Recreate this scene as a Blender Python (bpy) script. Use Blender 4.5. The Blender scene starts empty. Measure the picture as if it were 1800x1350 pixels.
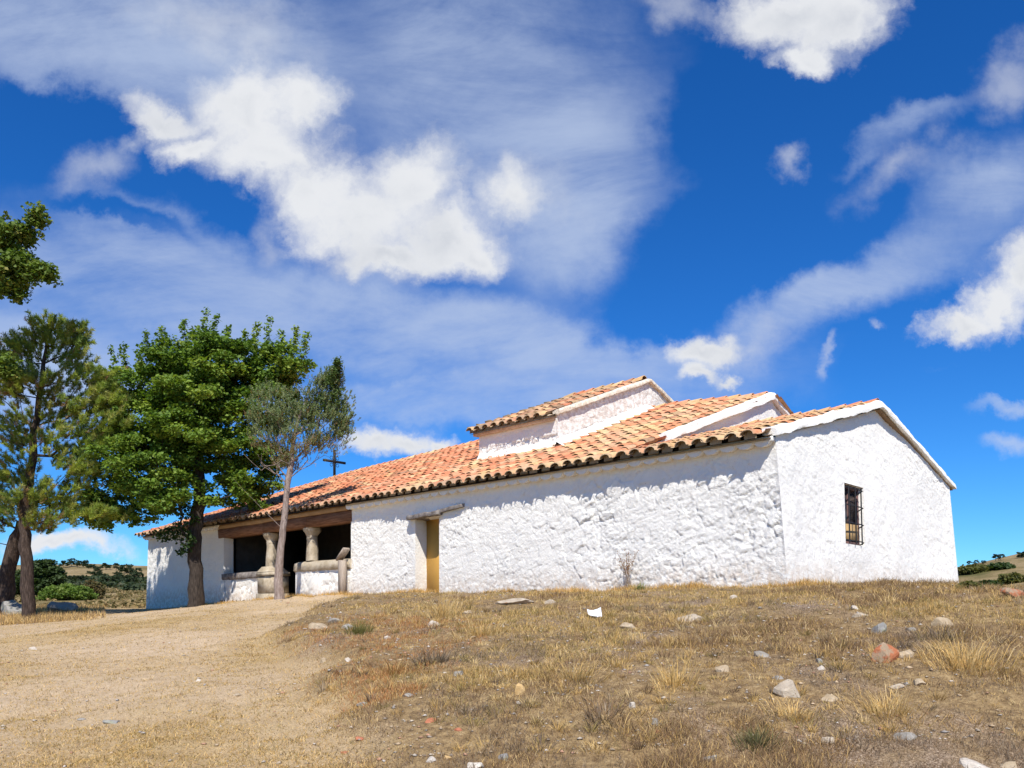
import bpy, bmesh, math, random
import numpy as np
from mathutils import Vector, Matrix
random.seed(7); RNG = np.random.default_rng(11)
SC = bpy.context.scene; COL = SC.collection
R = math.radians
# ------------------------------------------------------------------ camera constants
F, CX, HY, EYE = 1430.0, 900.0, 1075.0, 1.6        # focal length and horizon of the photograph (1800 px wide)
SUN_EL, SUN_AZ = 50.0, 3.0                          # sun behind the camera

# ------------------------------------------------------------------ helpers: noise
def _hash(ix, iy, seed):
    h = (ix.astype(np.int64)*374761393 + iy.astype(np.int64)*668265263 + seed*2147483647) & 0xffffffff
    h = ((h ^ (h >> 13))*1274126177) & 0xffffffff
    return ((h ^ (h >> 16)) & 0xffffff)/float(0xffffff)
def vnoise(x, y, seed=0):
    x = np.asarray(x, float); y = np.asarray(y, float)
    ix = np.floor(x); iy = np.floor(y); fx = x-ix; fy = y-iy
    fx = fx*fx*(3-2*fx); fy = fy*fy*(3-2*fy)
    a = _hash(ix, iy, seed); b = _hash(ix+1, iy, seed); c = _hash(ix, iy+1, seed); d = _hash(ix+1, iy+1, seed)
    return (a*(1-fx)+b*fx)*(1-fy)+(c*(1-fx)+d*fx)*fy
def fbm(x, y, seed=0, oct=4, gain=.5):
    t = 0; a = 1; n = 0
    for k in range(oct):
        t = t + a*vnoise(x*2**k, y*2**k, seed+k*17); n += a; a *= gain
    return t/n - .5
def facets(x, y, seed, tilt):
    """rubble-like facets: each Voronoi cell is a tilted plane"""
    x = np.asarray(x, float); y = np.asarray(y, float)
    ix = np.floor(x); iy = np.floor(y)
    best = np.full(x.shape, 1e9); sec = np.full(x.shape, 1e9); h = np.zeros(x.shape)
    for dx in (-1, 0, 1):
        for dy in (-1, 0, 1):
            jx = ix+dx; jy = iy+dy
            cx = jx+_hash(jx, jy, seed); cy = jy+_hash(jx, jy, seed+5)
            d = np.maximum(np.abs(x-cx), 0)**1.3+np.abs(y-cy)**1.3
            hh = (_hash(jx, jy, seed+9)-.5)+tilt*((x-cx)*(_hash(jx, jy, seed+13)-.5)+(y-cy)*(_hash(jx, jy, seed+21)-.62))
            near = d < best
            sec = np.where(near, best, np.minimum(sec, d))
            h = np.where(near, hh, h); best = np.where(near, d, best)
    edge = np.clip((sec-best)*9, 0, 1)
    return h, edge
def sstep(a, b, x):
    t = np.clip((np.asarray(x, float)-a)/(b-a), 0, 1); return t*t*(3-2*t)

# ------------------------------------------------------------------ helpers: objects
def tag(o, label=None, cat=None, group=None, kind=None):
    if label: o['label'] = label
    if cat: o['category'] = cat
    if group: o['group'] = group
    if kind: o['kind'] = kind
    return o
def empty(name, loc, rz=0.0):
    o = bpy.data.objects.new(name, None); COL.objects.link(o)
    o.location = loc; o.rotation_euler = (0, 0, rz); o.empty_display_size = .3
    return o
def link(name, me, mat, parent=None):
    o = bpy.data.objects.new(name, me); COL.objects.link(o)
    if mat:
        for m in (mat if isinstance(mat, (list, tuple)) else [mat]): me.materials.append(m)
    if parent: o.parent = parent
    return o
class MB:
    """collects vertices and faces, with one colour per vertex"""
    def __init__(s): s.v = []; s.f = []; s.c = []; s.n = 0
    def add(s, v, f, col=(1, 1, 1)):
        v = np.asarray(v, float).reshape(-1, 3); k = len(v)
        s.v.append(v); f = np.asarray(f, np.int64)+s.n; s.f.append(f)
        col = np.asarray(col, float)
        s.c.append(np.broadcast_to(col, (k, 3)) if col.ndim == 1 else col); s.n += k
    def box(s, lo, hi, col=(1, 1, 1), jit=0):
        (a, b, c), (d, e, f) = lo, hi
        v = np.array([(a, b, c), (d, b, c), (d, e, c), (a, e, c), (a, b, f), (d, b, f), (d, e, f), (a, e, f)], float)
        if jit: v += RNG.uniform(-jit, jit, v.shape)
        s.add(v, [(0, 3, 2, 1), (4, 5, 6, 7), (0, 1, 5, 4), (1, 2, 6, 5), (2, 3, 7, 6), (3, 0, 4, 7)], col)
    def grid(s, P, col=(1, 1, 1), mask=None, flip=False):
        """P: (n,m,3) array of points"""
        n, m = P.shape[:2]; idx = np.arange(n*m).reshape(n, m)
        q = np.stack([idx[:-1, :-1], idx[1:, :-1], idx[1:, 1:], idx[:-1, 1:]], -1)
        if flip: q = q[..., ::-1]
        q = q.reshape(-1, 4) if mask is None else q[mask]
        s.add(P.reshape(-1, 3), q, col)
    def tube(s, pts, rad, n=7, col=(1, 1, 1), cap=True):
        pts = [Vector(p) for p in pts]; rings = []
        for i, p in enumerate(pts):
            d = (pts[min(i+1, len(pts)-1)]-pts[max(i-1, 0)])
            if d.length < 1e-6: d = Vector((0, 0, 1))
            d.normalize(); a = d.orthogonal() if abs(d.z) < .9 else d.cross(Vector((0, 1, 0))); a.normalize(); b = d.cross(a)
            r = rad[i] if hasattr(rad, '__len__') else rad
            rings.append([p+(a*math.cos(2*math.pi*k/n)+b*math.sin(2*math.pi*k/n))*r for k in range(n)])
        v = [tuple(q) for rg in rings for q in rg]; f = []
        for i in range(len(pts)-1):
            for k in range(n): f.append((i*n+k, i*n+(k+1) % n, (i+1)*n+(k+1) % n, (i+1)*n+k))
        if len(f): s.add(v, f, col)
        if cap:
            s.add(v[:n]+[tuple(pts[0])], [(k, n, (k+1) % n, (k+1) % n) for k in range(n)], col)
            s.add(v[-n:]+[tuple(pts[-1])], [(k, (k+1) % n, n, n) for k in range(n)], col)
    def build(s, name, mat, parent=None, smooth=False, merge=0):
        me = bpy.data.meshes.new(name)
        V = np.concatenate(s.v); C = np.concatenate(s.c)
        quads = []; tris = []
        for f in s.f:
            if f.ndim != 2 or len(f) == 0: continue
            if f.shape[1] == 3: tris.append(f)
            else:
                deg = f[:, 2] == f[:, 3]
                quads.append(f[~deg]); tris.append(f[deg][:, :3])
        Q = np.concatenate(quads) if quads else np.zeros((0, 4), np.int64)
        T = np.concatenate(tris) if tris else np.zeros((0, 3), np.int64)
        me.vertices.add(len(V)); me.vertices.foreach_set('co', V.astype(np.float32).ravel())
        me.loops.add(len(Q)*4+len(T)*3); me.polygons.add(len(Q)+len(T))
        me.loops.foreach_set('vertex_index', np.concatenate([Q.ravel(), T.ravel()]).astype(np.int32))
        ls = np.concatenate([np.arange(len(Q))*4, len(Q)*4+np.arange(len(T))*3]).astype(np.int32)
        me.polygons.foreach_set('loop_start', ls)
        if smooth: me.polygons.foreach_set('use_smooth', np.ones(len(ls), bool))
        at = me.attributes.new('tint', 'FLOAT_COLOR', 'POINT')
        at.data.foreach_set('color', np.concatenate([C, np.ones((len(C), 1))], 1).astype(np.float32).ravel())
        me.update(calc_edges=True); me.validate()
        if merge:
            bm = bmesh.new(); bm.from_mesh(me); bmesh.ops.remove_doubles(bm, verts=bm.verts, dist=merge)
            bmesh.ops.recalc_face_normals(bm, faces=bm.faces); bm.to_mesh(me); bm.free()
        return link(name, me, mat, parent)

# ------------------------------------------------------------------ helpers: materials
class NT:
    def __init__(s, nt): s.nt = nt; s.N = nt.nodes; s.L = nt.links
    def node(s, t, **kw):
        n = s.N.new(t)
        for k, v in kw.items(): setattr(n, k, v)
        return n
    def put(s, sock, v):
        if isinstance(v, bpy.types.NodeSocket): s.L.new(v, sock)
        elif isinstance(v, (tuple, list)) and len(v) == 3 and sock.type == 'RGBA': sock.default_value = (*v, 1)
        else: sock.default_value = v
    def m(s, op, a, b=None, c=None, clamp=False):
        n = s.node('ShaderNodeMath', operation=op, use_clamp=clamp)
        for i, v in enumerate((a, b, c)):
            if v is not None: s.put(n.inputs[i], v)
        return n.outputs[0]
    def mix(s, f, a, b, mode='MIX'):
        n = s.node('ShaderNodeMix', data_type='RGBA', blend_type=mode)
        s.put(n.inputs[0], f); s.put(n.inputs[6], a); s.put(n.inputs[7], b)
        return n.outputs[2]
    def noise(s, vec, scale, detail=4, rough=.55, out='Fac', dist=0, dim='3D'):
        n = s.node('ShaderNodeTexNoise', noise_dimensions=dim); s.put(n.inputs['Scale'], scale); s.put(n.inputs['Detail'], detail)
        s.put(n.inputs['Roughness'], rough); s.put(n.inputs['Distortion'], dist)
        if vec is not None: s.L.new(vec, n.inputs['Vector'])
        return n.outputs[out]
    def ramp(s, f, stops, interp='LINEAR'):
        n = s.node('ShaderNodeValToRGB'); e = n.color_ramp.elements; n.color_ramp.interpolation = interp
        while len(e) < len(stops): e.new(.5)
        for el, (p, c) in zip(e, stops):
            el.position = p; el.color = (*c, 1) if len(c) == 3 else c
        s.put(n.inputs[0], f); return n.outputs[0]
    def rng(s, v, a, b, c=0, d=1, smooth=True):
        n = s.node('ShaderNodeMapRange', interpolation_type='SMOOTHSTEP' if smooth else 'LINEAR')
        for i, x in enumerate((v, a, b, c, d)): s.put(n.inputs[i], x)
        return n.outputs[0]
def material(name, build, rough=.9, spec=.2):
    m = bpy.data.materials.new(name); m.use_nodes = True
    t = NT(m.node_tree); p = t.N['Principled BSDF']
    p.inputs['Roughness'].default_value = rough; p.inputs['Specular IOR Level'].default_value = spec
    co = t.node('ShaderNodeTexCoord').outputs['Object']
    build(t, p, co); return m
def set_bump(t, p, h, strength, dist):
    b = t.node('ShaderNodeBump'); b.inputs['Strength'].default_value = strength; b.inputs['Distance'].default_value = dist
    t.L.new(h, b.inputs['Height']); t.L.new(b.outputs[0], p.inputs['Normal'])
def tint(t): return t.node('ShaderNodeAttribute', attribute_name='tint').outputs['Color']

def _white(dirt, pink, bumpd):
    def f(t, p, co):
        n1 = t.noise(co, 1.3, 5, .6); n2 = t.noise(co, 26, 4, .6); n3 = t.noise(co, 7, 5, .65)
        c = t.mix(t.rng(n1, .35, .7), (.89, .86, .79), (.855, .825, .76))
        c = t.mix(t.m('MULTIPLY', t.rng(n2, .63, .72), .55), c, (.40, .37, .33))
        c = t.mix(t.m('MULTIPLY', t.rng(n3, .50 if dirt < .5 else .40, .72 if dirt < .5 else .62), dirt), c, pink)
        # earth splashed up at the foot of the wall
        z = t.node('ShaderNodeSeparateXYZ'); t.L.new(co, z.inputs[0])
        low = t.m('MULTIPLY', t.rng(z.outputs[2], 2.05, 2.85, 1, 0), t.rng(n3, .36, .60))
        c = t.mix(t.m('MULTIPLY', low, .6), c, (.55, .40, .27))
        c = t.mix(1.0, c, tint(t), 'MULTIPLY')
        t.L.new(c, p.inputs['Base Color'])
        h = t.m('ADD', t.m('MULTIPLY', t.noise(co, 17, 8, .66), 1.0), t.m('MULTIPLY', t.noise(co, 60, 4, .6), .4))
        set_bump(t, p, h, .85, bumpd)
    return f
M_WHITE = material('whitewashed_rubble', _white(.10, (.70, .66, .60), .030))
M_SMOOTH = material('whitewashed_plaster', _white(.10, (.72, .68, .62), .025))
M_OLDPL = material('weathered_plaster', _white(.6, (.50, .40, .32), .03))
M_COPE = material('white_coping', _white(.25, (.66, .58, .48), .02))
def _tile(t, p, co):
    n = t.noise(co, 9, 5, .65); n2 = t.noise(co, 40, 3, .6)
    c = t.mix(1.0, tint(t), t.ramp(n, [(.25, (.62, .60, .56)), (.5, (.98, .96, .94)), (.75, (1.12, 1.12, 1.10))]), 'MULTIPLY')
    c = t.mix(t.rng(n2, .60, .75, 0, .35), c, (.24, .17, .11))
    n3 = t.noise(co, 2.6, 4, .6)
    c = t.mix(t.rng(n3, .58, .74, 0, .4), c, (.30, .25, .17))
    t.L.new(c, p.inputs['Base Color'])
    set_bump(t, p, t.noise(co, 60, 4, .6), .5, .01)
M_TILE = material('clay_roof_tiles', _tile, .85, .25)
def plainmat(name, cols, scale=6, rough=.9, bump=.02, bscale=25, use_tint=False, stretch=None, strength=.6, lo=.3, hi=.7):
    def f(t, p, co):
        v = co
        if stretch:
            mp = t.node('ShaderNodeMapping'); mp.inputs['Scale'].default_value = stretch; t.L.new(co, mp.inputs[0]); v = mp.outputs[0]
        n = t.noise(v, scale, 6, .62)
        k = len(cols)
        c = t.ramp(n, [(lo+(hi-lo)*i/max(1, k-1), cc) for i, cc in enumerate(cols)])
        if use_tint: c = t.mix(1.0, c, tint(t), 'MULTIPLY')
        t.L.new(c, p.inputs['Base Color'])
        if bump: set_bump(t, p, t.noise(v, bscale, 6, .65), strength, bump)
    return material(name, f, rough)
M_WOODB = plainmat('old_brown_timber', [(.10, .045, .025), (.24, .115, .06), (.34, .18, .10)], 3, .85, .02, 12, stretch=(6, .6, 8))
M_FASCIA = plainmat('ochre_fascia', [(.30, .18, .09), (.44, .29, .15)], 4, .9, .02, 20)
M_STONE = plainmat('tan_dressed_stone', [(.30, .24, .16), (.46, .38, .27), (.56, .49, .38)], 4, .92, .04, 14)
M_GSTONE = plainmat('grey_lintel_stone', [(.10, .085, .075), (.22, .19, .17), (.34, .31, .28)], 7, .95, .04, 18)
M_DOOR = plainmat('ochre_painted_door', [(.54, .295, .062), (.56, .31, .068)], 2, .6, .003, 40)
M_IRON = plainmat('black_iron', [(.012, .012, .014), (.03, .028, .028)], 14, .55, .003, 60)
M_DARKIN = plainmat('shade_toned_porch', [(.05, .045, .04), (.09, .08, .07)], 3, .95, .02, 14)  # near-black tone stands in for porch shade, holding down bounce light
M_PANE = material('dusty_window_glass', lambda t, p, co: (t.L.new(t.ramp(t.noise(co, 2.5, 3), [(.4, (.03, .025, .025)), (.65, (.09, .075, .065))]), p.inputs['Base Color'])), .12, .6)
M_FRAME = plainmat('weathered_window_frame', [(.10, .055, .05), (.18, .10, .09)], 9, .8, .005, 30)
M_CURT = plainmat('ochre_board', [(.34, .22, .10), (.46, .31, .15)], 5, .9, .004, 30)
M_GREYW = plainmat('grey_weathered_wood', [(.22, .17, .13), (.36, .29, .23), (.46, .39, .32)], 4, .9, .02, 16, stretch=(9, 9, .8))
def bark(name, cols):
    return plainmat(name, cols, 5, .95, .05, 9, stretch=(5, 5, .9), strength=.9)
M_BARK = bark('grey_brown_bark', [(.022, .017, .014), (.055, .042, .033), (.10, .078, .062)])
M_PBARK = bark('pine_bark', [(.025, .018, .015), (.065, .045, .035), (.14, .10, .08)])
M_JBARK = bark('juniper_bark', [(.16, .115, .09), (.32, .245, .205), (.46, .38, .33)])
def foliage(name, transl=.35, rough=.6):
    m = bpy.data.materials.new(name); m.use_nodes = True; t = NT(m.node_tree); p = t.N['Principled BSDF']
    p.inputs['Roughness'].default_value = rough; p.inputs['Specular IOR Level'].default_value = .25
    c = tint(t); t.L.new(c, p.inputs['Base Color'])
    tr = t.node('ShaderNodeBsdfTranslucent'); t.L.new(t.mix(1.0, c, (1.25, 1.35, .6), 'MULTIPLY'), tr.inputs[0])
    mx = t.node('ShaderNodeMixShader'); mx.inputs[0].default_value = transl
    t.L.new(p.outputs[0], mx.inputs[1]); t.L.new(tr.outputs[0], mx.inputs[2])
    t.L.new(mx.outputs[0], t.N['Material Output'].inputs[0]); return m
M_LEAF = foliage('broad_leaves'); M_NEEDLE = foliage('conifer_needles', .35); M_GRASS = foliage('dry_grass_blades', .25, .8)

# ------------------------------------------------------------------ building frame: local x = s (into the building), y = u (along the long wall), z
P0 = np.array([5.29, 15.6]); UD = np.array([-.7173, .6967]); SD = np.array([.6967, .7173])
def us(x, y):
    dx = np.asarray(x)-P0[0]; dy = np.asarray(y)-P0[1]
    return dx*UD[0]+dy*UD[1], dx*SD[0]+dy*SD[1]
def bw(s, u, z):  # building -> world
    return (P0[0]+u*UD[0]+s*SD[0], P0[1]+u*UD[1]+s*SD[1], z)
E = EYE           # heights below were measured from the eye; E lifts them to the ground datum

# ------------------------------------------------------------------ terrain
_L = (np.array([-60, 36, 45, 60, 80, 110, 200, 300, 400, 470, 620, 2500]), np.array([.15, .15, .4, .9, 1.7, 3.0, 8.0, 13.5, 21.5, 24.5, 14, 0]))
_Rr = (np.array([-60, 14, 24, 40, 80, 150, 230, 300, 380, 430, 700, 2500]), np.array([.45, .45, .36, -.6, -1.2, 1.5, 7., 12., 19.5, 22.5, 12, 0]))
PATHB = None
def terrain0(x, y):
    x = np.asarray(x, float); y = np.asarray(y, float)
    ye = np.clip(20.7-.971*x, 14.2, 36.5)
    zb = .12+.36*sstep(-15.5, -7, x)+.0*x
    r = y/ye; t = np.clip((r-.10)/.88, 0, 1); g = 1.10*t-.10*t*t
    near = -1.6+(zb+1.6)*g
    az = np.where(y > 5, x/np.maximum(y, 5), x/5)
    Lz = np.interp(y, *_L); Rz = np.interp(y, *_Rr)
    Rz = np.where(y > 100, Rz*(1+np.clip(4.2*(az-.552), -.6, .5)), Rz)
    w = sstep(-.25, .25, az)
    far = Lz*(1-w)+Rz*w
    plat = np.where(y < 40, zb, 0)
    wf = sstep(1.0, 1.5, r)
    z = near*(1-wf)+far*wf
    u, s = us(x, y)
    inside = sstep(-.6, .2, s)*sstep(-1.5, .0, u)*sstep(32, 30, u)*sstep(18, 14, s)
    z = z*(1-inside)+(zb)*inside
    # foreground falls away to the left of the path only slightly
    return z
def terrain(x, y, fine=True):
    x = np.asarray(x, float); y = np.asarray(y, float)
    z = terrain0(x, y)+EYE-.24*sstep(6.0, 9.0, x)*sstep(9, 13, y)*sstep(60, 30, y)
    if PATHB is not None:
        b = bankmask(x, y)
        z = z+.24*b*sstep(40, 20, y)*sstep(5, 8, y)*(1-sstep(-3.0, -.3, us(x, y)[1])*sstep(-6, 0, us(x, y)[0]))
    d = np.hypot(x, y)
    amp = np.clip(d/120, .0, 1.0)
    z = z+fbm(x*.35, y*.35, 3, 3)*.16+fbm(x*.012, y*.012, 8, 4)*10*sstep(60, 300, d)
    if fine: z = z+fbm(x*1.7, y*1.7, 5, 4)*.10+fbm(x*6, y*6, 6, 2)*.035*sstep(40, 15, d)
    return z
def ray_ground(px, py, fine=True):
    ax = (px-CX)/F; az = (HY-py)/F
    ys = np.concatenate([np.arange(4, 45, .02), np.arange(45, 700, .5)])
    h = EYE+az*ys-terrain(ax*ys, ys, fine)
    k = np.argmax(h < 0) if (h < 0).any() else len(ys)-1
    yy = ys[k]; return np.array([ax*yy, yy, float(terrain(ax*yy, yy))])
def bankmask(x, y):
    xb = np.interp(y, PATHB[:, 1], PATHB[:, 0])
    return sstep(-.35, .5, x-xb+fbm(x*.8, y*.8, 31, 3)*1.2)
_pb = [ray_ground(*p, fine=False) for p in [(690, 1440), (640, 1350), (600, 1280), (555, 1200), (525, 1160), (515, 1125), (560, 1085), (605, 1057)]]
_pb = np.array(sorted([(p[0], p[1]) for p in _pb], key=lambda q: q[1]))
PATHB = _pb
def at(px, py, d):   # a point of the picture at depth d
    return np.array([(px-CX)/F*d, d, (HY-py)/F*d+EYE])

# ------------------------------------------------------------------ ground sheet
def axis(lo, hi, step, a, b, g=1.11):
    mid = list(np.arange(lo, hi+1e-6, step)); s = step; up = []; x = mid[-1]
    while x < b: s *= g; x += s; up.append(x)
    s = step; dn = []; x = mid[0]
    while x > a: s *= g; x -= s; dn.append(x)
    return np.array(dn[::-1]+mid+up)
gx = axis(-14, 13, .10, -1600, 1600); gy = axis(4.5, 33, .10, -200, 2400)
GX, GY = np.meshgrid(gx, gy, indexing='ij')
GZ = terrain(GX, GY)
bank = bankmask(GX, GY)*sstep(60, 35, GY)
leftpath = sstep(0, 1, 1-bankmask(GX, GY))*sstep(80, 40, GY)*sstep(-20, -12, GX)
worn = leftpath*np.clip(.5+fbm(GX*.35, GY*.22, 77, 4)*2.2, 0, 1)
def _ground(t, p, co):
    a = t.node('ShaderNodeAttribute', attribute_name='tint').outputs['Color']
    sp = t.node('ShaderNodeSeparateColor'); t.L.new(a, sp.inputs[0]); bankf, wornf, farf = sp.outputs
    n1 = t.noise(co, .55, 5, .6); n2 = t.noise(co, 2.3, 6, .65); n3 = t.noise(co, 11, 6, .7); n4 = t.noise(co, 60, 4, .7)
    grass = t.ramp(n2, [(.25, (.33, .225, .105)), (.45, (.42, .29, .14)), (.6, (.48, .345, .175)), (.8, (.38, .275, .125))])
    soil = t.ramp(n3, [(.25, (.42, .30, .18)), (.5, (.55, .41, .26)), (.75, (.66, .51, .345))])
    path = t.mix(wornf, grass, soil)
    rough_ = t.ramp(n3, [(.25, (.085, .052, .026)), (.42, (.22, .145, .07)), (.58, (.35, .24, .115)), (.75, (.48, .35, .19))])
    rough_ = t.mix(t.rng(n1, .5, .68), rough_, t.ramp(n4, [(.3, (.11, .075, .048)), (.52, (.27, .19, .125)), (.66, (.50, .39, .28))]))
    c = t.mix(bankf, path, rough_)
    farc = t.ramp(t.noise(co, .03, 6, .65), [(.3, (.10, .10, .035)), (.45, (.24, .18, .08)), (.6, (.34, .25, .13)), (.75, (.16, .15, .05))])
    farc = t.mix(t.rng(t.noise(co, .35, 5, .7), .5, .62, 0, .6), farc, (.13, .10, .04))
    c = t.mix(farf, c, farc)
    c = t.mix(1.0, c, t.ramp(n4, [(.3, (.50, .48, .46)), (.5, (1, 1, 1)), (.70, (1.25, 1.24, 1.22))]), 'MULTIPLY')
    t.L.new(c, p.inputs['Base Color'])
    set_bump(t, p, t.m('ADD', n4, t.m('MULTIPLY', n3, 1.6)), .6, .03)
M_GROUND = material('dry_hillside', _ground, .97, .1)
g = MB(); far = sstep(38, 60, np.hypot(GX, GY))
g.grid(np.stack([GX, GY, GZ], -1), np.stack([bank, worn, far], -1).reshape(-1, 3), flip=False)
ground = tag(g.build('ground', M_GROUND, smooth=True), kind='structure')

# ------------------------------------------------------------------ chapel
chapel = tag(empty('chapel', (P0[0], P0[1], 0), math.atan2(SD[1], SD[0])),
             'long white rubble walled chapel with orange tiled roofs on the hilltop', 'chapel')
def uoff(z): return (z-(.47+E))*.085          # batter of the near gable
def wall_relief(a, b, amp1, amp2, seed):
    """outward relief of rough limewashed rubble; a along, b up"""
    wa = a+fbm(a*2.1, b*2.1, seed, 3)*.25; wb = b+fbm(a*2.3, b*2.3, seed+3, 3)*.22
    c, s_ = math.cos(.55), math.sin(.55)
    p = wa*c-wb*s_; q = wa*s_+wb*c
    h1, e1 = facets(p/.36, q/.17, seed+40, 1.25)
    h2, e2 = facets(p/.15+7, q/.07, seed+60, 1.5)
    return amp1*(h1*.75+(e1-1)*.45)*(.35+1.3*vnoise(a*.9, b*.9, seed+5))+amp2*(h2+(e2-1)*.8)*(.2+1.5*vnoise(a*1.3+4, b*1.3, seed+6))+fbm(a*.6, b*.6, seed+80, 3)*.10*(amp1/.05)
def near_edge(v, edges, d=.08):
    k = np.ones_like(v)
    for e in edges: k = np.minimum(k, np.clip(np.abs(v-e)/d, 0, 1))
    return k
def snap_axis(lo, hi, step, marks):
    marks = sorted([lo, hi]+[m for m in marks if lo < m < hi]); out = []
    for a, b in zip(marks[:-1], marks[1:]):
        n = max(1, round((b-a)/step)); out += list(a+(b-a)*np.arange(n)/n)
    return np.array(out+[marks[-1]])
ZB = E-.6          # walls go down below the ground
ZT = 3.34+E
DOOR = (10.21, 11.26, 2.66+E)
# --- long wall, near part, with the doorway
def front_wall(u0, u1, hole, step, amps, seed, batter0, batter1, name, mat):
    U = snap_axis(u0, u1, step, hole[:2] if hole else []); Z = snap_axis(ZB, ZT, step, [hole[2]] if hole else [])
    UU, ZZ = np.meshgrid(U, Z, indexing='ij')
    k = near_edge(UU, [u0, u1], .06)*near_edge(ZZ, [ZT], .25)
    if hole:
        du = np.maximum(np.maximum(hole[0]-UU, UU-hole[1]), 0); dz = np.maximum(ZZ-hole[2], 0)
        k = k*np.clip(np.hypot(du, dz)/.07, 0, 1)
    amp = .72+.5*sstep(6.2, 4.2, UU)
    rel = wall_relief(UU, ZZ, amps[0], amps[1], seed)*k*amp
    Uw = UU+(uoff(ZZ)*(1-(UU-u0)/(u1-u0)) if batter0 else 0)-(uoff(ZZ)*((UU-u0)/(u1-u0)) if batter1 else 0)
    if hole: Uw = UU+uoff(ZZ)*np.clip(1-(UU-u0)/4, 0, 1)
    mask = None
    if hole:
        uc = (U[:-1]+U[1:])/2; zc = (Z[:-1]+Z[1:])/2
        A, B = np.meshgrid(uc, zc, indexing='ij'); mask = ~((A > hole[0]) & (A < hole[1]) & (B < hole[2]))
    b = MB(); b.grid(np.stack([-rel, Uw, ZZ], -1), mask=mask)
    if hole:   # reveals of the doorway, 0.6 deep
        zz = np.linspace(ZB, hole[2], 30); ss = np.linspace(0, .62, 9)
        for uu, fl in ((hole[0], True), (hole[1], False)):
            S_, Z_ = np.meshgrid(ss, zz, indexing='ij')
            wob = fbm(S_*4, Z_*2.2, 90, 3)*.05*np.sin(np.pi*S_/.62)
            b.grid(np.stack([S_, np.full_like(S_, uu)+wob, Z_], -1), flip=fl)
        S_, U_ = np.meshgrid(ss, np.linspace(hole[0], hole[1], 12), indexing='ij')
        b.grid(np.stack([S_, U_, np.full_like(S_, hole[2])], -1))
    # inner face and ends, so that the wall has its thickness
    for uu in (u0, u1):
        S_, Z_ = np.meshgrid([0, .4], np.linspace(ZB, ZT, 40), indexing='ij')
        off = uoff(Z_) if (uu == u0 and (batter0 or hole)) else (-uoff(Z_) if (uu == u1 and batter1) else 0)
        b.grid(np.stack([S_, uu+off+0*S_, Z_], -1))
    return b.build(name, mat, chapel)
w1 = front_wall(0, 14.46, DOOR, .026, (.027, .0135), 1, True, False, 'front_wall', M_WHITE)
w2 = front_wall(23.0, 30.45, None, .05, (.035, .015), 2, False, True, 'front_wall', M_WHITE)
# --- near gable with the barred window
WIN = (3.08, 4.18, 1.49+E, 2.86+E)
SR, SW = 5.45, 10.9
def zgA(s): return np.where(s < SR, 3.38+E+(s+.4)*.275, 3.38+E+(SR+.4)*.275-(s-SR)*.235)
def wshear(s, z): return (z-2.2-E)*.15*sstep(0, 2.2, s)*sstep(9, 5, s)*sstep(3.6+E, 2.95+E, z)
def gable():
    b = MB(); S = snap_axis(0, SW, .035, [WIN[0], WIN[1], SR]); Z = snap_axis(ZB, 3.40+E, .035, [WIN[2], WIN[3]])
    SS, ZZ = np.meshgrid(S, Z, indexing='ij')
    def shape(SS, ZZ):
        ds = np.maximum(np.maximum(WIN[0]-SS, SS-WIN[1]), 0); dz = np.maximum(np.maximum(WIN[2]-ZZ, ZZ-WIN[3]), 0)
        k = near_edge(SS, [0, SW], .1)*np.clip(np.hypot(ds, dz)/.06, 0, 1)
        rel = wall_relief(SS*1.0, ZZ*1.0, .014, .009, 21)*k+fbm(SS*.5, ZZ*.5, 29, 3)*.12*near_edge(SS, [0, SW], .6)*np.clip(np.hypot(ds, dz)/.5, 0, 1)
        bat = np.clip(3.5+E-ZZ, 0, 9)
        # the far side swells out towards the ground
        sx = SS+(SS/SW)**3*bat*.015
        sx = sx+wshear(SS, ZZ)
        return np.stack([sx, uoff(ZZ)-rel, ZZ], -1)
    A, B = np.meshgrid((S[:-1]+S[1:])/2, (Z[:-1]+Z[1:])/2, indexing='ij')
    mask = ~((A > WIN[0]) & (A < WIN[1]) & (B > WIN[2]) & (B < WIN[3]))
    b.grid(shape(SS, ZZ), mask=mask, flip=True)
    T = np.linspace(0, 1, 40); S2, T2 = np.meshgrid(S, T, indexing='ij')
    Z2 = 3.40+E+np.maximum(zgA(S2)-.02-(3.40+E), 0)*T2
    b.grid(shape(S2, Z2), flip=True)
    d = np.linspace(0, .17, 6)
    for s_, fl in ((WIN[0], False), (WIN[1], True)):
        D, Zr = np.meshgrid(d, np.linspace(WIN[2], WIN[3], 16), indexing='ij')
        b.grid(np.stack([s_+wshear(np.full_like(D, s_), Zr), uoff(Zr)+D, Zr], -1), flip=fl)
    for z_, fl in ((WIN[2], True), (WIN[3], False)):
        D, Sr = np.meshgrid(d, np.linspace(WIN[0], WIN[1], 12), indexing='ij')
        b.grid(np.stack([Sr+wshear(Sr, np.full_like(D, z_)), uoff(z_)+D, np.full_like(D, z_)], -1), flip=fl)
    return b.build('gable_wall', M_SMOOTH, chapel)
gw = gable()
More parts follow.
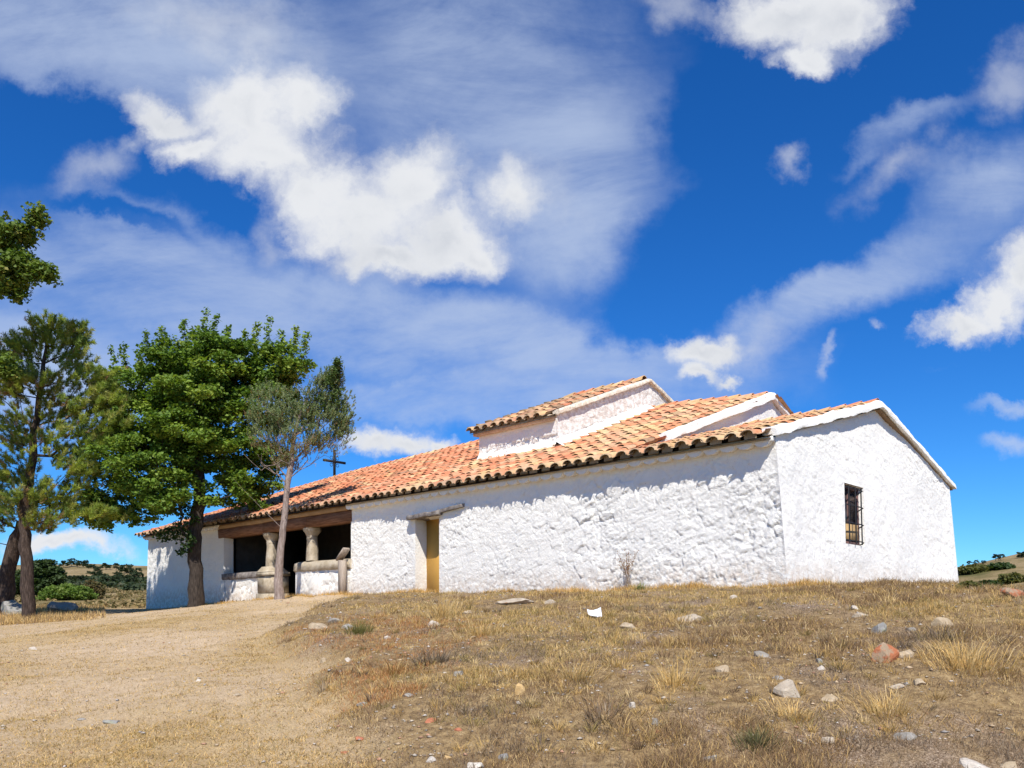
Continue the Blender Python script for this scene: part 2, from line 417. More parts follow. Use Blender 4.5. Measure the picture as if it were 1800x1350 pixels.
# the far wall of the near wing, battered, and the plain walls out of sight
bb = MB()
Zs = np.linspace(ZB, 3.5+E, 24); Us = np.linspace(0, 3.9, 12)
ZZ, UU = np.meshgrid(Zs, Us, indexing='ij'); bt = np.clip(3.5+E-ZZ, 0, 9)
bb.grid(np.stack([SW+bt*.015, UU+uoff(ZZ)*(1-UU/3.9), ZZ], -1))
bb.build('side_wall', M_SMOOTH, chapel)
RIDGE = ([-5, 3.9, 7, 16, 24, 30.6, 40], [6.12, 6.16, 6.44, 6.57, 6.41, 6.10, 6.05])
NS = 7.1
def zN(s, u):
    zr = np.interp(u, *RIDGE)+E; k = (zr-(3.38+E))/(NS+.4)
    return np.where(s < NS, 3.38+E+(s+.4)*k, zr-(s-NS)*k)
bb = MB()
for (s0, u0, s1, u1) in ((14.2, 3.9, 14.5, 30.2), (0.62, 30.05, 14.4, 30.35)):
    bb.box((s0, u0, ZB), (s1, u1, 3.42+E))
n = 30; ss = np.linspace(0.05, 14.4, n)                     # far gable of the nave
P = np.stack([np.stack([ss, np.full(n, 30.2), np.full(n, 3.3+E)], -1), np.stack([ss, np.full(n, 30.2), zN(ss, 30.2)-.05], -1)], 0); bb.grid(P)
bb.build('rear_wall', M_SMOOTH, chapel)
# nave gable rising above the roof of the near wing
UB = 3.9
bb = MB(); S = np.linspace(.1, 14.3, 200)
Tt = np.linspace(0, 1, 30); S2, T2 = np.meshgrid(S, Tt, indexing='ij')
zt = zN(S2, UB)-.02; zl = 3.3+E
Z2 = zl+(zt-zl)*T2
bb.grid(np.stack([S2, UB-wall_relief(S2, Z2, .02, .012, 51), Z2], -1), flip=True)
bb.build('nave_gable_wall', M_SMOOTH, chapel)
# --- raised bay over the nave
CU0, CU1, CS = 8.1, 11.33, 2.6
CSR = 7.09; CE = 5.55+E
def zC(s):
    k = .40; zr = CE+(CSR-2.3)*k
    return np.where(s < CSR, CE+(s-2.3)*k, zr-(s-CSR)*.36)
def raised():
    bf = MB()
    UU, T = np.meshgrid(np.linspace(CU0, CU1, 90), np.linspace(0, 1, 44), indexing='ij')
    zb = zN(np.full_like(UU, CS), UU)-.1; ZZ = zb+(zC(CS)-.03-zb)*T
    rel = wall_relief(UU, ZZ, .05, .025, 61)*near_edge(UU, [CU0], .05)*np.where(ZZ-zb < .55, 1, .25)
    flash = .22*np.clip(1-(ZZ-zb)/.38, 0, 1)**1.0
    bf.grid(np.stack([CS-rel-flash, UU, ZZ], -1))
    bf.build('raised_bay_wall', M_WHITE, chapel)
    bg = MB(); SS, T = np.meshgrid(np.linspace(CS, 11.8, 180), np.linspace(0, 1, 50), indexing='ij')
    zb = np.minimum(zN(SS, CU0), zC(SS))-.1; ZZ = zb+(zC(SS)-.03-zb)*T
    rel = wall_relief(SS, ZZ, .018, .010, 71)*near_edge(SS, [CS], .05)
    flash = .14*np.clip(1-(ZZ-zb)/.30, 0, 1)
    cl = np.clip(1-(ZZ-zb)/.30, 0, 1)[..., None]
    bg.grid(np.stack([SS, CU0-rel-flash, ZZ], -1), flip=True)
    bg.build('raised_bay_gable', M_OLDPL, chapel)
    # white flashing where the gable meets the tiles
    bh = MB(); s_ = np.linspace(CS-.15, 7.0, 90); zz = zN(s_, np.full_like(s_, CU0))
    wob = fbm(s_*3, s_*0, 5, 3)*.10
    bh.grid(np.stack([np.stack([s_, np.full_like(s_, CU0-.34), zz+.10], -1), np.stack([s_, np.full_like(s_, CU0-.20), zz+.20+wob], -1), np.stack([s_, np.full_like(s_, CU0-.02), zz+.30+wob], -1)], 0))
    bh.build('flashing', M_COPE, chapel)
    bo = MB(); bo.box((CS+.05, CU1-.03, 4.2+E), (11.7, CU1-.3, CE-.1))
    n = 20; ss = np.linspace(CS+.05, 11.8, n)
    bo.grid(np.stack([np.stack([ss, np.full(n, CU1-.02), np.full(n, 4.3+E)], -1), np.stack([ss, np.full(n, CU1-.02), zC(ss)-.04], -1)], 0))
    bo.build('raised_bay_rear', M_OLDPL, chapel)
raised()

# --- tiles
PAL = np.array([(.64, .245, .12), (.68, .31, .17), (.72, .49, .26), (.70, .43, .20), (.55, .18, .09), (.62, .37, .22), (.38, .23, .15)])
def tile_slope(mb, zf, s_eave, s_top, u0, u1, w, expo, weights, old=0.0, uf=None, eave_lichen=True, skip=None):
    """half-round clay tiles laid from eave to ridge; s_top may be smaller than s_eave (rear slope)"""
    sg = 1 if s_top > s_eave else -1
    ncol = max(1, int(round((u1-u0)/w))); w = (u1-u0)/ncol
    nrow = int(math.ceil(abs(s_top-s_eave)/expo))
    na = 6; A = np.linspace(0, math.pi, na+1); tl = np.array([0, .5, 1.0])
    for j in range(-1, ncol):
        colshift = RNG.normal(0, .035)
        for i in range(nrow):
            for kind in (0, 1):
                if kind == 0 and j < 0: continue
                if kind == 1 and j == ncol-1: continue
                uc = u0+(j+.5)*w+(w/2 if kind else 0)+RNG.normal(0, .010)
                sA = s_eave+sg*(i*expo+(colshift if i else colshift*.4)+RNG.normal(0, .015)+(.06 if kind else 0)); L = expo+.12
                if sg*(s_top-sA) < .12: continue
                if sg*(sA+sg*L-s_top) > 0: L = abs(s_top-sA)
                if skip and skip(sA+sg*L/2, uc): continue
                wts = np.array(weights(uc)); wts = wts/wts.sum()
                c = (wts@PAL)*.22+PAL[RNG.choice(len(PAL), p=wts)]*RNG.uniform(.84, 1.1)*.78
                if old and RNG.random() < old: c = c*.55+np.array((.15, .11, .07))*RNG.uniform(.4, 1)
                rot = RNG.normal(0, .022); lift = .036 if not kind else .022
                lift += RNG.normal(0, .008)
                if kind == 0:
                    r0, r1 = w*.40, w*.31; H0, H1 = .112, .092
                    pts = []
                    for th, sh in ((0, 0), (.020, 1)):
                        for tt in tl:
                            rr = (r0+(r1-r0)*tt)-th; hh = (H0+(H1-H0)*tt)-th
                            du = rr*np.cos(A)+rot*tt*L; s_ = np.full(na+1, sA+sg*tt*L)
                            z = zf(s_, uc+du)+hh*np.sin(A)+lift*(1-tt)+.012
                            pts.append(np.stack([s_, uc+du, z], -1))
                else:
                    r0 = w*.36; pts = []
                    for th in (0, -.020):
                        for tt in tl:
                            rr = r0*(1-.12*(1-tt)); du = rr*np.cos(A)+rot*tt*L; s_ = np.full(na+1, sA+sg*tt*L)
                            z = zf(s_, uc+du)-.060*np.sin(A)+.075+lift*(1-tt)+th
                            pts.append(np.stack([s_, uc+du, z], -1))
                P = np.array(pts)                      # 6 x (na+1) x 3
                base = np.arange(6*(na+1)).reshape(6, na+1); q = []
                for a in (0, 1, 3, 4):
                    for k in range(na): q.append((base[a, k], base[a, k+1], base[a+1, k+1], base[a+1, k]))
                for k in range(na): q.append((base[0, k], base[3, k], base[3, k+1], base[0, k+1]))
                cc = np.tile(c, (6*(na+1), 1))
                if eave_lichen and i == 0:
                    lich = np.array((.40, .32, .21))*RNG.uniform(.8, 1.25)
                    m = np.zeros(6*(na+1)); m[:na+1] = .45; m[3*(na+1):] = .9
                    cc = cc*(1-m[:, None])+lich*m[:, None]
                mb.add(P.reshape(-1, 3), q, cc)
                if eave_lichen and i == 0 and kind == 0:   # mortar plug under the eave tile
                    rr = r0-.02; sm = sA+sg*.15; du = rr*np.cos(A)
                    zz = zf(np.full(na+1, sm), uc+du); top = zz+(H0-.03)*np.sin(A)+lift*.9
                    mb.add(np.concatenate([np.stack([np.full(na+1, sm), uc+du, top], -1), np.stack([np.full(na+1, sm), uc+du, zz-.05], -1)]), [(k, k+1, na+2+k, na+1+k) for k in range(na)], np.array((.34, .27, .18))*RNG.uniform(.8, 1.2))
def underlay(mb, zf, s0, s1, u0, u1, drop=.03):
    S, U = np.meshgrid(np.linspace(s0, s1, 12), np.linspace(u0, u1, 30), indexing='ij')
    Z = zf(S, U)-drop; mb.grid(np.stack([S, U, Z], -1), (.30, .20, .12))
    mb.grid(np.stack([S, U, Z-.06], -1), (.30, .20, .12), flip=True)
def ridge_row(mb, pf, n, L, r=.15, col=None, old=0):
    """half-round tiles along a line pf(t), t in 0..1, saddled over the ridge along local y"""
    na = 6; A = np.linspace(-.15, math.pi+.15, na+1)
    for i in range(n):
        p = np.array(pf((i+.0)/n)); q = np.array(pf((i+1.12)/n)); c = PAL[RNG.choice([0, 1, 1, 2, 3, 5])]*RNG.uniform(.85, 1.1)
        if old and RNG.random() < old: c = c*.5+np.array((.13, .10, .065))
        pts = []
        for th in (0, .02):
            for tt, pp in ((0, p), (1, q)):
                rr = r*(1.0 if tt == 0 else .86)-th
                pts.append(np.stack([pp[0]+rr*np.cos(A), np.full(na+1, pp[1]), pp[2]+rr*np.sin(A)*.9+(.035 if tt == 0 else 0)+RNG.normal(0, .004)], -1))
        P = np.array(pts); base = np.arange(4*(na+1)).reshape(4, na+1); f = []
        for a in (0, 2):
            for k in range(na): f.append((base[a, k], base[a, k+1], base[a+1, k+1], base[a+1, k]))
        for e in (0, 1):
            for k in range(na): f.append((base[e, k], base[e+2, k], base[e+2, k+1], base[e, k+1]))
        mb.add(P.reshape(-1, 3), f, c)
W_NEAR = (.9, 1.2, 2.2, 1.6, .35, 1.2, .15); W_FAR = (3.0, 2.0, .5, .4, 1.7, .5, .3)
def wN(u):
    t = min(1, max(0, (u-5)/9)); return [a*(1-t)+b*t for a, b in zip(W_NEAR, W_FAR)]
zNa = lambda s, u: zN(np.asarray(s, float), np.asarray(u, float))
zAa = lambda s, u: zgA(np.asarray(s, float))
zCa = lambda s, u: zC(np.asarray(s, float))
inC = lambda s, u: CU0+.2 < u < CU1-.2 and s > CS+.3
m = MB(); tile_slope(m, zNa, -.42, NS, UB+.02, 30.75, .375, .37, wN, .06, skip=inC); underlay(m, zNa, -.3, NS, UB, 30.7)
tile_slope(m, zNa, 14.6, NS, UB+.02, 30.75, .6, .8, wN, .06, skip=inC); underlay(m, zNa, 14.5, NS, UB, 30.7)
roofN = m.build('roof', M_TILE, chapel, smooth=True)
m = MB(); rz = lambda t: (NS, UB+.1+t*(30.6-UB), float(zN(np.array(NS), UB+.1+t*(30.6-UB)))+.02)
ridge_row(m, rz, 62, .4); m.build('ridge_tiles', M_TILE, roofN, smooth=True)
m = MB(); tile_slope(m, zAa, -.42, SR, .42, UB-.05, .375, .37, lambda u: W_NEAR, .06); underlay(m, zAa, -.3, SR, .25, UB)
tile_slope(m, zAa, SW+.35, SR, .42, UB-.05, .375, .37, lambda u: W_FAR, .1); underlay(m, zAa, SW+.3, SR, .25, UB)
roofA = m.build('roof', M_TILE, chapel, smooth=True)
m = MB(); ridge_row(m, lambda t: (SR, .3+t*(UB-.4), float(zgA(np.array(SR)))+.02), 9, .4); m.build('ridge_tiles', M_TILE, roofA, smooth=True)
m = MB(); W_OLD = (1, 1, 1.6, 1.5, .5, 1.5, 1.2)
tile_slope(m, zCa, 2.28, CSR, CU0+.32, CU1+.3, .36, .37, lambda u: W_OLD, .5); underlay(m, zCa, 2.4, CSR, CU0+.02, CU1+.25)
tile_slope(m, zCa, 12.1, CSR, CU0+.32, CU1+.3, .36, .37, lambda u: W_OLD, .5); underlay(m, zCa, 12, CSR, CU0+.02, CU1+.25)
roofC = m.build('roof', M_TILE, chapel, smooth=True)
m = MB(); ridge_row(m, lambda t: (CSR, CU0+.15+t*(CU1-CU0+.1), float(zC(np.array(CSR)))+.03), 8, .4, .16, old=.6)
# a verge row of loose mossy tiles on the far edge and broken ridge tiles
for i in range(12):
    s_ = 2.4+i*.4; z_ = float(zC(np.array(s_)))+.10
    m.box((s_, CU1+.1, z_), (s_+.42, CU1+.36, z_+.07), (.23, .17, .10), .025)
m.build('ridge_tiles', M_TILE, roofC, smooth=True)
# --- white mortar copings along the verges
def coping(zf, slist, uo, wid, th, drop, name, parent, mat, col=(1, 1, 1), seed=0):
    b = MB(); s_ = np.concatenate([np.arange(a, c+1e-6, .08) for a, c in slist])
    nz = lambda k: fbm(s_*2.2, s_*0+k, seed+k, 4, .65)*.085
    z = zf(s_, np.full_like(s_, uo+.1))
    prof = [(0, -drop), (-.0, .02), (.03, th*.75), (wid*.45, th), (wid, th*.72), (wid, -.05), (.06, -drop)]
    P = np.stack([np.stack([s_, uo+pu+nz(i)*.6, z+pz+nz(i+9)], -1) for i, (pu, pz) in enumerate(prof)], 0)
    P = np.concatenate([P, P[:1]], 0); b.grid(P, col)
    for e in (0, -1):
        k = len(prof); b.add(P[:k, e], [(0, i, i+1, i+1) for i in range(1, k-1)], col)
    return b.build(name, mat, parent, smooth=False)
coping(zAa, [(-.12, SW+.35)], uoff(3.6+E)-.10, .30, .12, .06, 'coping', roofA, M_COPE, seed=3)
coping(zNa, [(1.6, 14.2)], UB-.14, .30, .15, .07, 'coping', roofN, M_COPE, seed=13)
coping(zCa, [(CS-.05, 11.9)], CU0-.12, .26, .09, .05, 'coping', roofC, M_OLDPL, (.92, .84, .72), seed=23)
# --- corbelled cornice of whitewashed tile ends
def cornice(u0, u1, s_wall, z, w, name, parent, col, mat):
    b = MB(); A = np.linspace(math.pi, 2*math.pi, 8); n = int((u1-u0)/w)
    for j in range(n):
        uc = u0+(j+.5)*w; r = w*.47*RNG.uniform(.9, 1.05); rows = []
        for ds, k in ((0.03, .75), (-.08, .9), (-.19, 1.0)):
            rows.append(np.stack([np.full(8, s_wall+ds), uc+r*k*np.cos(A), z+.02+.11*k*np.sin(A)], -1))
        P = np.array(rows); b.grid(P, col)
        b.add(np.concatenate([P[2], [[s_wall-.19, uc, z+.03]]]), [(k, k+1, 8, 8) for k in range(7)], col)
    b.box((s_wall-.17, u0, z), (s_wall+.05, u1, z+.10), col)
    return b.build(name, mat, parent)
cornice(.25, 14.5, 0, 3.30+E-.02, .375, 'cornice', w1, (1, .99, .97), M_COPE)
cornice(23.1, 30.4, 0, 3.30+E-.02, .375, 'cornice', w2, (1, .99, .97), M_COPE)
b = MB(); b.box((CS-.16, CU0+.1, CE-.10), (CS+.05, CU1+.1, CE+.04), (.75, .62, .5), .01)
b.build('cornice', M_OLDPL, chapel)
# --- doorway
b = MB()
b.box((.42, DOOR[0]-.03, ZB), (.47, DOOR[1]+.03, DOOR[2]+.02))
door = b.build('door', M_DOOR, chapel)
def slab(name, pts, z, th, mat, parent, seed=0, tilt=0):
    b = MB(); n = 60; a = np.linspace(0, 2*math.pi, n, endpoint=False)
    (s0, s1, u0, u1) = pts; k = np.minimum(1/np.maximum(np.abs(np.cos(a)), 1e-3), 1/np.maximum(np.abs(np.sin(a)), 1e-3))**.8
    x = (s0+s1)/2+(s1-s0)/2*k*np.cos(a)*(1+fbm(a*2, a*0, seed, 2)*.25); y = (u0+u1)/2+(u1-u0)/2*k*np.sin(a)*(1+fbm(a*2, a*0+3, seed, 2)*.12)
    zz = z+fbm(a*3, a*0, seed+4, 2)*.05+tilt*(y-(u0+u1)/2)
    top = np.stack([x, y, zz+th/2], -1); mid = np.stack([(x-x.mean())*1.05+x.mean(), (y-y.mean())*1.01+y.mean(), zz], -1); bot = np.stack([x, y, zz-th/2], -1)
    P = np.stack([top, mid, bot], 0); P = np.concatenate([P, P[:, :1]], 1); b.grid(P)
    for r_, s_ in ((top, 1), (bot, -1)):
        c = r_.mean(0); b.add(np.concatenate([r_, [c]]), [(i, (i+1) % n, n, n) for i in range(n)])
    return b.build(name, mat, parent)
slab('lintel', (-.22, .42, 10.02, 11.5), DOOR[2]+.06, .11, M_GSTONE, chapel, 4, -.03)
slab('lintel', (-.13, .2, 9.15, 10.25), DOOR[2]+.16, .09, M_GSTONE, chapel, 9, -.10)
# --- barred window
win = empty('window', (0, 0, 0)); win.parent = chapel
ub = uoff(2.2+E)+.12
def wfit(mb):
    for v in mb.v: v[:, 0] += wshear(v[:, 0], v[:, 2]); v[:, 1] += uoff(v[:, 2])-uoff(2.2+E)
    return mb
b = MB()
for (a, c, z0, z1) in ((WIN[0], WIN[0]+.08, WIN[2], WIN[3]), (WIN[1]-.08, WIN[1], WIN[2], WIN[3]), (WIN[0]+.08, WIN[1]-.08, WIN[2], WIN[2]+.08), (WIN[0]+.08, WIN[1]-.08, WIN[3]-.08, WIN[3]), (3.59, 3.66, WIN[2]+.08, WIN[3]-.08)):
    b.box((a, ub, z0), (c, ub+.07, z1))
wfit(b).build('window_frame', M_FRAME, win)
b = MB(); b.box((WIN[0]+.05, ub+.035, WIN[2]+.05), (WIN[1]-.05, ub+.05, WIN[3]-.05)); wfit(b).build('window_pane', M_PANE, win)
b = MB(); b.box((WIN[0]+.30, ub-.02, WIN[2]+.13), (WIN[1]-.16, ub+.0, WIN[2]+.47), (1, 1, 1), .015); wfit(b).build('window_board', M_CURT, win)
b = MB()
uo = uoff(2.2+E)-.03
for k in range(4):
    z = WIN[2]+.08+k*.40
    b.tube([(WIN[0]+.0, uo+.11, z), (WIN[0]+.02, uo, z), (WIN[1]-.24, uo, z), (WIN[1]-.17, uo-.01, z-.01), (WIN[1]-.16, uo+.15, z-.10)], .014, 6)
for s_ in (WIN[0]+.12, WIN[0]+.49, WIN[1]-.27): b.tube([(s_, uo-.012, WIN[2]+.01), (s_, uo-.012, WIN[3]-.05)], .015, 6)
wfit(b).build('window_grille', M_IRON, win)
# --- porch: beam, columns, parapets, inside coloured dark as shade
PB = 2.84+E
b = MB()
for k, (a, c) in enumerate(((14.40, 17.0), (17.0, 19.9), (19.9, 23.35))):
    b.box((.0-.04-.01*k, a+.004, PB+.01*k), (.42, c, PB+.36), (1, 1, 1), .012)
b.build('beam', M_WOODB, chapel)
b = MB(); U = np.linspace(14.5, 23.4, 50); 
zt = 3.36+E+fbm(U*1.5, U*0, 3, 3)*.05; zb_ = PB+.365+fbm(U*1.1, U*0+5, 3, 3)*.03
P = np.stack([np.stack([np.full(50, -.10), U, zb_], -1), np.stack([np.full(50, -.16)+fbm(U*3, U*0, 8, 3)*.03, U, (zb_+zt)/2], -1), np.stack([np.full(50, -.12), U, zt], -1), np.stack([np.full(50, .3), U, zt], -1)], 0)
b.grid(P); b.grid(np.stack([P[0], P[0]+np.array([.5, 0, 0])], 0)); b.build('fascia', M_FASCIA, chapel)
def lathe8(mb, s, u, prof, n=10, squash=.9, rot=.2):
    rings = []
    for (r, z) in prof:
        a = np.linspace(0, 2*math.pi, n, endpoint=False)+rot
        k = 1/np.maximum(np.abs(np.cos(a)), np.abs(np.sin(a)))**.55
        rings.append(np.stack([s+r*squash*k*np.cos(a), u+r*k*np.sin(a), np.full(n, z)], -1)+RNG.uniform(-.012, .012, (n, 3)))
    P = np.array(rings); P = np.concatenate([P, P[:, :1]], 1); mb.grid(P)
    for e in (0, -1): mb.add(np.concatenate([P[e, :n], [P[e, :n].mean(0)]]), [(i, (i+1) % n, n, n) for i in range(n)])
def column(u, zb, ped):
    root = empty('column', (0, 0, 0)); root.parent = chapel
    b = MB(); b_ = zb; t_ = PB
    lathe8(b, .22, u, [(.195, b_), (.19, b_+.2), (.18, b_+.45), (.17, b_+.7), (.165, t_-.38)], 14); b.build('shaft', M_STONE, root, smooth=False)
    b = MB(); lathe8(b, .22, u, [(.165, t_-.378), (.18, t_-.34), (.165, t_-.31), (.19, t_-.25), (.25, t_-.14), (.28, t_-.10), (.28, t_-.005)], 14); b.build('capital', M_STONE, root)
    if ped:
        b = MB(); x0, x1 = -.10, .60
        for (z0, z1, e) in ((ZB, .95+E-.3, .02), (.95+E-.296, 1.28+E, -.01), (1.284+E, 1.42+E, .03)):
            b.box((x0-e, u-.55-e, z0), (x1+e, u+.47+e, z1), (1, 1, 1), .012)
        lo = [(x0-.03, u-.5), (x1+.03, u-.5), (x1+.03, u+.46), (x0-.03, u+.46)]; hi = [(-.02, u-.26), (.5, u-.26), (.5, u+.26), (-.02, u+.26)]
        v = [(a, c, 1.424+E) for a, c in lo]+[(a, c, zb+.002) for a, c in hi]
        b.add(v, [(0, 1, 5, 4), (1, 2, 6, 5), (2, 3, 7, 6), (3, 0, 4, 7), (4, 5, 6, 7)]); b.build('pedestal', M_STONE, root)
column(19.75, 1.62+E, True); column(17.05, 1.72+E, False)
def parapet(u0, u1, ztop, ledge_mat, led, seed):
    U = snap_axis(u0, u1, .05, []); Z = snap_axis(ZB, ztop, .05, []); UU, ZZ = np.meshgrid(U, Z, indexing='ij')
    rel = wall_relief(UU, ZZ, .03, .014, seed)*near_edge(UU, [u0, u1], .06)*near_edge(ZZ, [ztop], .06)
    b = MB(); b.grid(np.stack([-rel, UU, ZZ], -1)); b.box((.004, u0, ZB), (.5, u1, ztop))
    o = b.build('parapet', M_WHITE, chapel)
    b = MB(); n = 40; U = np.linspace(u0-.01, u1+.01, n); w = lambda k: fbm(U*2, U*0+k, seed, 3)*.06
    a, h = led
    J = lambda *q: np.stack(np.broadcast_arrays(*q), -1)
    P = np.stack([J(.02, U, ztop-.08+w(1)), J(-.07+w(2), U, ztop-.02+w(3)), J(-.05+w(4), U, ztop+h*.8+w(3)*.6), J(a, U, ztop+h+w(5)*.4), J(.56, U, ztop+h*.8), J(.56, U, ztop-.05)], 0)
    b.grid(P)
    for e in (0, -1): b.add(P[:, e], [(0, i, i+1, i+1) for i in range(1, 5)])
    b.build('ledge', ledge_mat, o)
parapet(20.2, 23.05, 1.28+E, M_GSTONE, (.25, .22), 33)
parapet(14.44, 17.75, 1.42+E, M_STONE, (.15, .28), 35)
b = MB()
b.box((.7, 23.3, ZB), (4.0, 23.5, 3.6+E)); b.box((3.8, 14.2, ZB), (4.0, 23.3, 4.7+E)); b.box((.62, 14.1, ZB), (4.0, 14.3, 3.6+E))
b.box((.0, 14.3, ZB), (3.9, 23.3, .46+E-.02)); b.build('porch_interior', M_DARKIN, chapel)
# --- iron cross on the ridge
cu = 26.1; cz = float(zN(np.array(NS), cu))
cross = empty('cross', (0, 0, 0)); cross.parent = chapel
CB = np.array([NS, cu, cz+.05])
b = MB(); b.box((NS-.055, cu-.03, cz), (NS+.055, cu+.03, cz+1.42)); b.box((NS-.62, cu-.034, cz+.80), (NS+.62, cu+.034, cz+.91)); b.build('cross_bars', M_IRON, cross)
b = MB()
for sx in (-1, 1):
    for sz in (-1, 1):
        c0 = (NS+sx*.17, cz+.855+sz*.17)
        b = MB(); b.tube([(c0[0]+.075*math.cos(a), cu, c0[1]+.075*math.sin(a)) for a in np.linspace(0, 2*math.pi, 13)], .014, 5)
        b.tube([(NS+sx*.05, cu, cz+.855+sz*.05), (NS+sx*.12, cu, cz+.855+sz*.12)], .014, 5); b.build('scroll', M_IRON, cross)
# --- post leaning at the end of the parapet
gz = float(terrain(*bw(-.2, 14.6, 0)[:2]))
post = tag(empty('wooden_post', bw(-.22, 14.62, gz)), 'grey weathered wooden post with slanting cap where porch parapet meets the wall', 'post'); post.rotation_euler = chapel.rotation_euler
b = MB(); zt = 1.62+E-gz; b.box((-.09, -.10, -.2), (.09, .10, zt), (1, 1, 1), .012); b.build('shaft', M_GREYW, post)
b = MB(); v = [(-.12, .16, zt-.02), (.12, .16, zt-.02), (.12, -.26, zt+.32), (-.12, -.26, zt+.32)]
v = np.array(v+[(x, y+.03, z+.06) for x, y, z in v]); b.add(v, [(0, 1, 2, 3), (7, 6, 5, 4), (0, 4, 5, 1), (1, 5, 6, 2), (2, 6, 7, 3), (3, 7, 4, 0)]); b.build('cap', M_GREYW, post)

# ------------------------------------------------------------------ trees
def frame(d):
    d = d/np.linalg.norm(d); a = np.cross(d, (0, 0, 1.)); 
    if np.linalg.norm(a) < 1e-3: a = np.array((1., 0, 0))
    a /= np.linalg.norm(a); return d, a, np.cross(a, d)
def sample_ell(e, depth, n, rzf=1.0):
    cx, cy, rx, ry = e[:4]; dd = e[4] if len(e) > 4 else 0; out = []
    while len(out) < n:
        p = RNG.uniform(-1, 1, 3); 
        if p@p > 1: continue
        c = at(cx, cy, depth+dd); k = (depth+dd)/F
        out.append(c+np.array((p[0]*rx*k, p[1]*rx*k*rzf, p[2]*ry*k)))
    return out
def skeleton(mb, trunk, ends, r_tip=.012, expo=2.2, bend=.12, up=.25, step=.45, n=6):
    """trunk: list of (x,y,z,r). Each end is joined to the nearest suitable node, radii by the pipe rule"""
    nodes = [np.array(p[:3], float) for p in trunk]; par = [-1]+list(range(len(trunk)-1)); rmin = [p[3] for p in trunk]
    top = nodes[-1]
    ends = sorted(ends, key=lambda e: min(np.linalg.norm(np.array(e)-q) for q in nodes[1:]))
    first = max(1, int(len(trunk)*.35))
    for e in ends:
        e = np.asarray(e, float); A = np.array(nodes[first:]); d = A-e
        cost = np.linalg.norm(d, axis=1)+np.maximum(d[:, 2]+up*np.hypot(d[:, 0], d[:, 1]), 0)*1.3
        k = int(np.argmin(cost))+first; p = nodes[k]; L = np.linalg.norm(e-p); m = max(1, int(L/step)); last = k
        off = RNG.normal(0, bend*L*.5, 3); off[2] -= .04*L
        for i in range(1, m+1):
            t = i/m; q = p+(e-p)*t+off*math.sin(math.pi*t)*(1 if m > 1 else 0)
            nodes.append(q); par.append(last); rmin.append(0); last = len(nodes)-1
    acc = np.zeros(len(nodes)); kids = [[] for _ in nodes]
    for i in range(len(nodes)-1, -1, -1):
        if par[i] >= 0: kids[par[i]].append(i)
    rad = np.zeros(len(nodes))
    for i in range(len(nodes)-1, -1, -1):
        v = sum(rad[c]**expo for c in kids[i]); rad[i] = max(v**(1/expo) if v else r_tip, r_tip)
    for i in range(len(nodes)):
        if rmin[i]: rad[i] = rmin[i]
        elif par[i] >= 0: rad[i] = min(rad[i], rad[par[i]]*.8)
    nt = len(trunk); mb.tube(nodes[:nt], [rad[i] for i in range(nt)], 14)
    for i in range(nt, len(nodes)):
        p = par[i]; r0 = min(rad[p], rad[i]*1.25)
        mb.tube([nodes[p], nodes[i]], [r0, rad[i]], n if rad[i] > .03 else 4, cap=False)
    return nodes
def wob_trunk(pts, amp=.03, n=4):
    """resample and roughen a trunk"""
    out = []
    pts = [np.array(p, float) for p in pts]
    for a, b in zip(pts[:-1], pts[1:]):
        for i in range(n):
            q = a+(b-a)*i/n; q[:2] += RNG.normal(0, amp, 2)*(0 if not out else 1); q[3] *= RNG.uniform(.95, 1.06); out.append(q)
    out.append(pts[-1]); return [tuple(q) for q in out]
def leaves(mb, centers, nper, spread, size, cols, flat=.5, shell=.5, upbias=.7):
    """clumps of folded leaf faces"""
    C = np.asarray(centers); N = len(C)*nper; idx = np.repeat(np.arange(len(C)), nper)
    d = RNG.normal(size=(N, 3)); d /= np.linalg.norm(d, axis=1)[:, None]; r = RNG.uniform(0, 1, N)**shell
    off = d*r[:, None]*np.asarray(spread)[idx][:, None] if hasattr(spread, '__len__') else d*r[:, None]*spread
    off[:, 2] *= flat
    p = C[idx]+off
    nrm = RNG.normal(size=(N, 3)); nrm[:, 2] = np.abs(nrm[:, 2])+upbias; nrm[:, 1] -= .35; nrm /= np.linalg.norm(nrm, axis=1)[:, None]
    a = np.cross(nrm, RNG.normal(size=(N, 3))); a /= np.linalg.norm(a, axis=1)[:, None]; b = np.cross(nrm, a)
    s = size*RNG.uniform(.6, 1.25, N)[:, None]
    v0 = p-a*s*.55; v1 = p+b*s*.42+nrm*s*.10; v2 = p+a*s*.6; v3 = p-b*s*.42+nrm*s*.10
    V = np.stack([v0, v1, v2, v3], 1).reshape(-1, 3); q = np.arange(N*4).reshape(N, 4)
    f = np.concatenate([q[:, [0, 1, 2]], q[:, [0, 2, 3]]])
    cols = np.asarray(cols); cw = RNG.uniform(0, 1, len(C)); ci = np.clip((cw[idx]*.55+RNG.uniform(0, .45, N))*len(cols), 0, len(cols)-1).astype(int)
    c = cols[ci]*RNG.uniform(.75, 1.25, N)[:, None]
    mb.add(V, f, np.repeat(c, 4, 0))
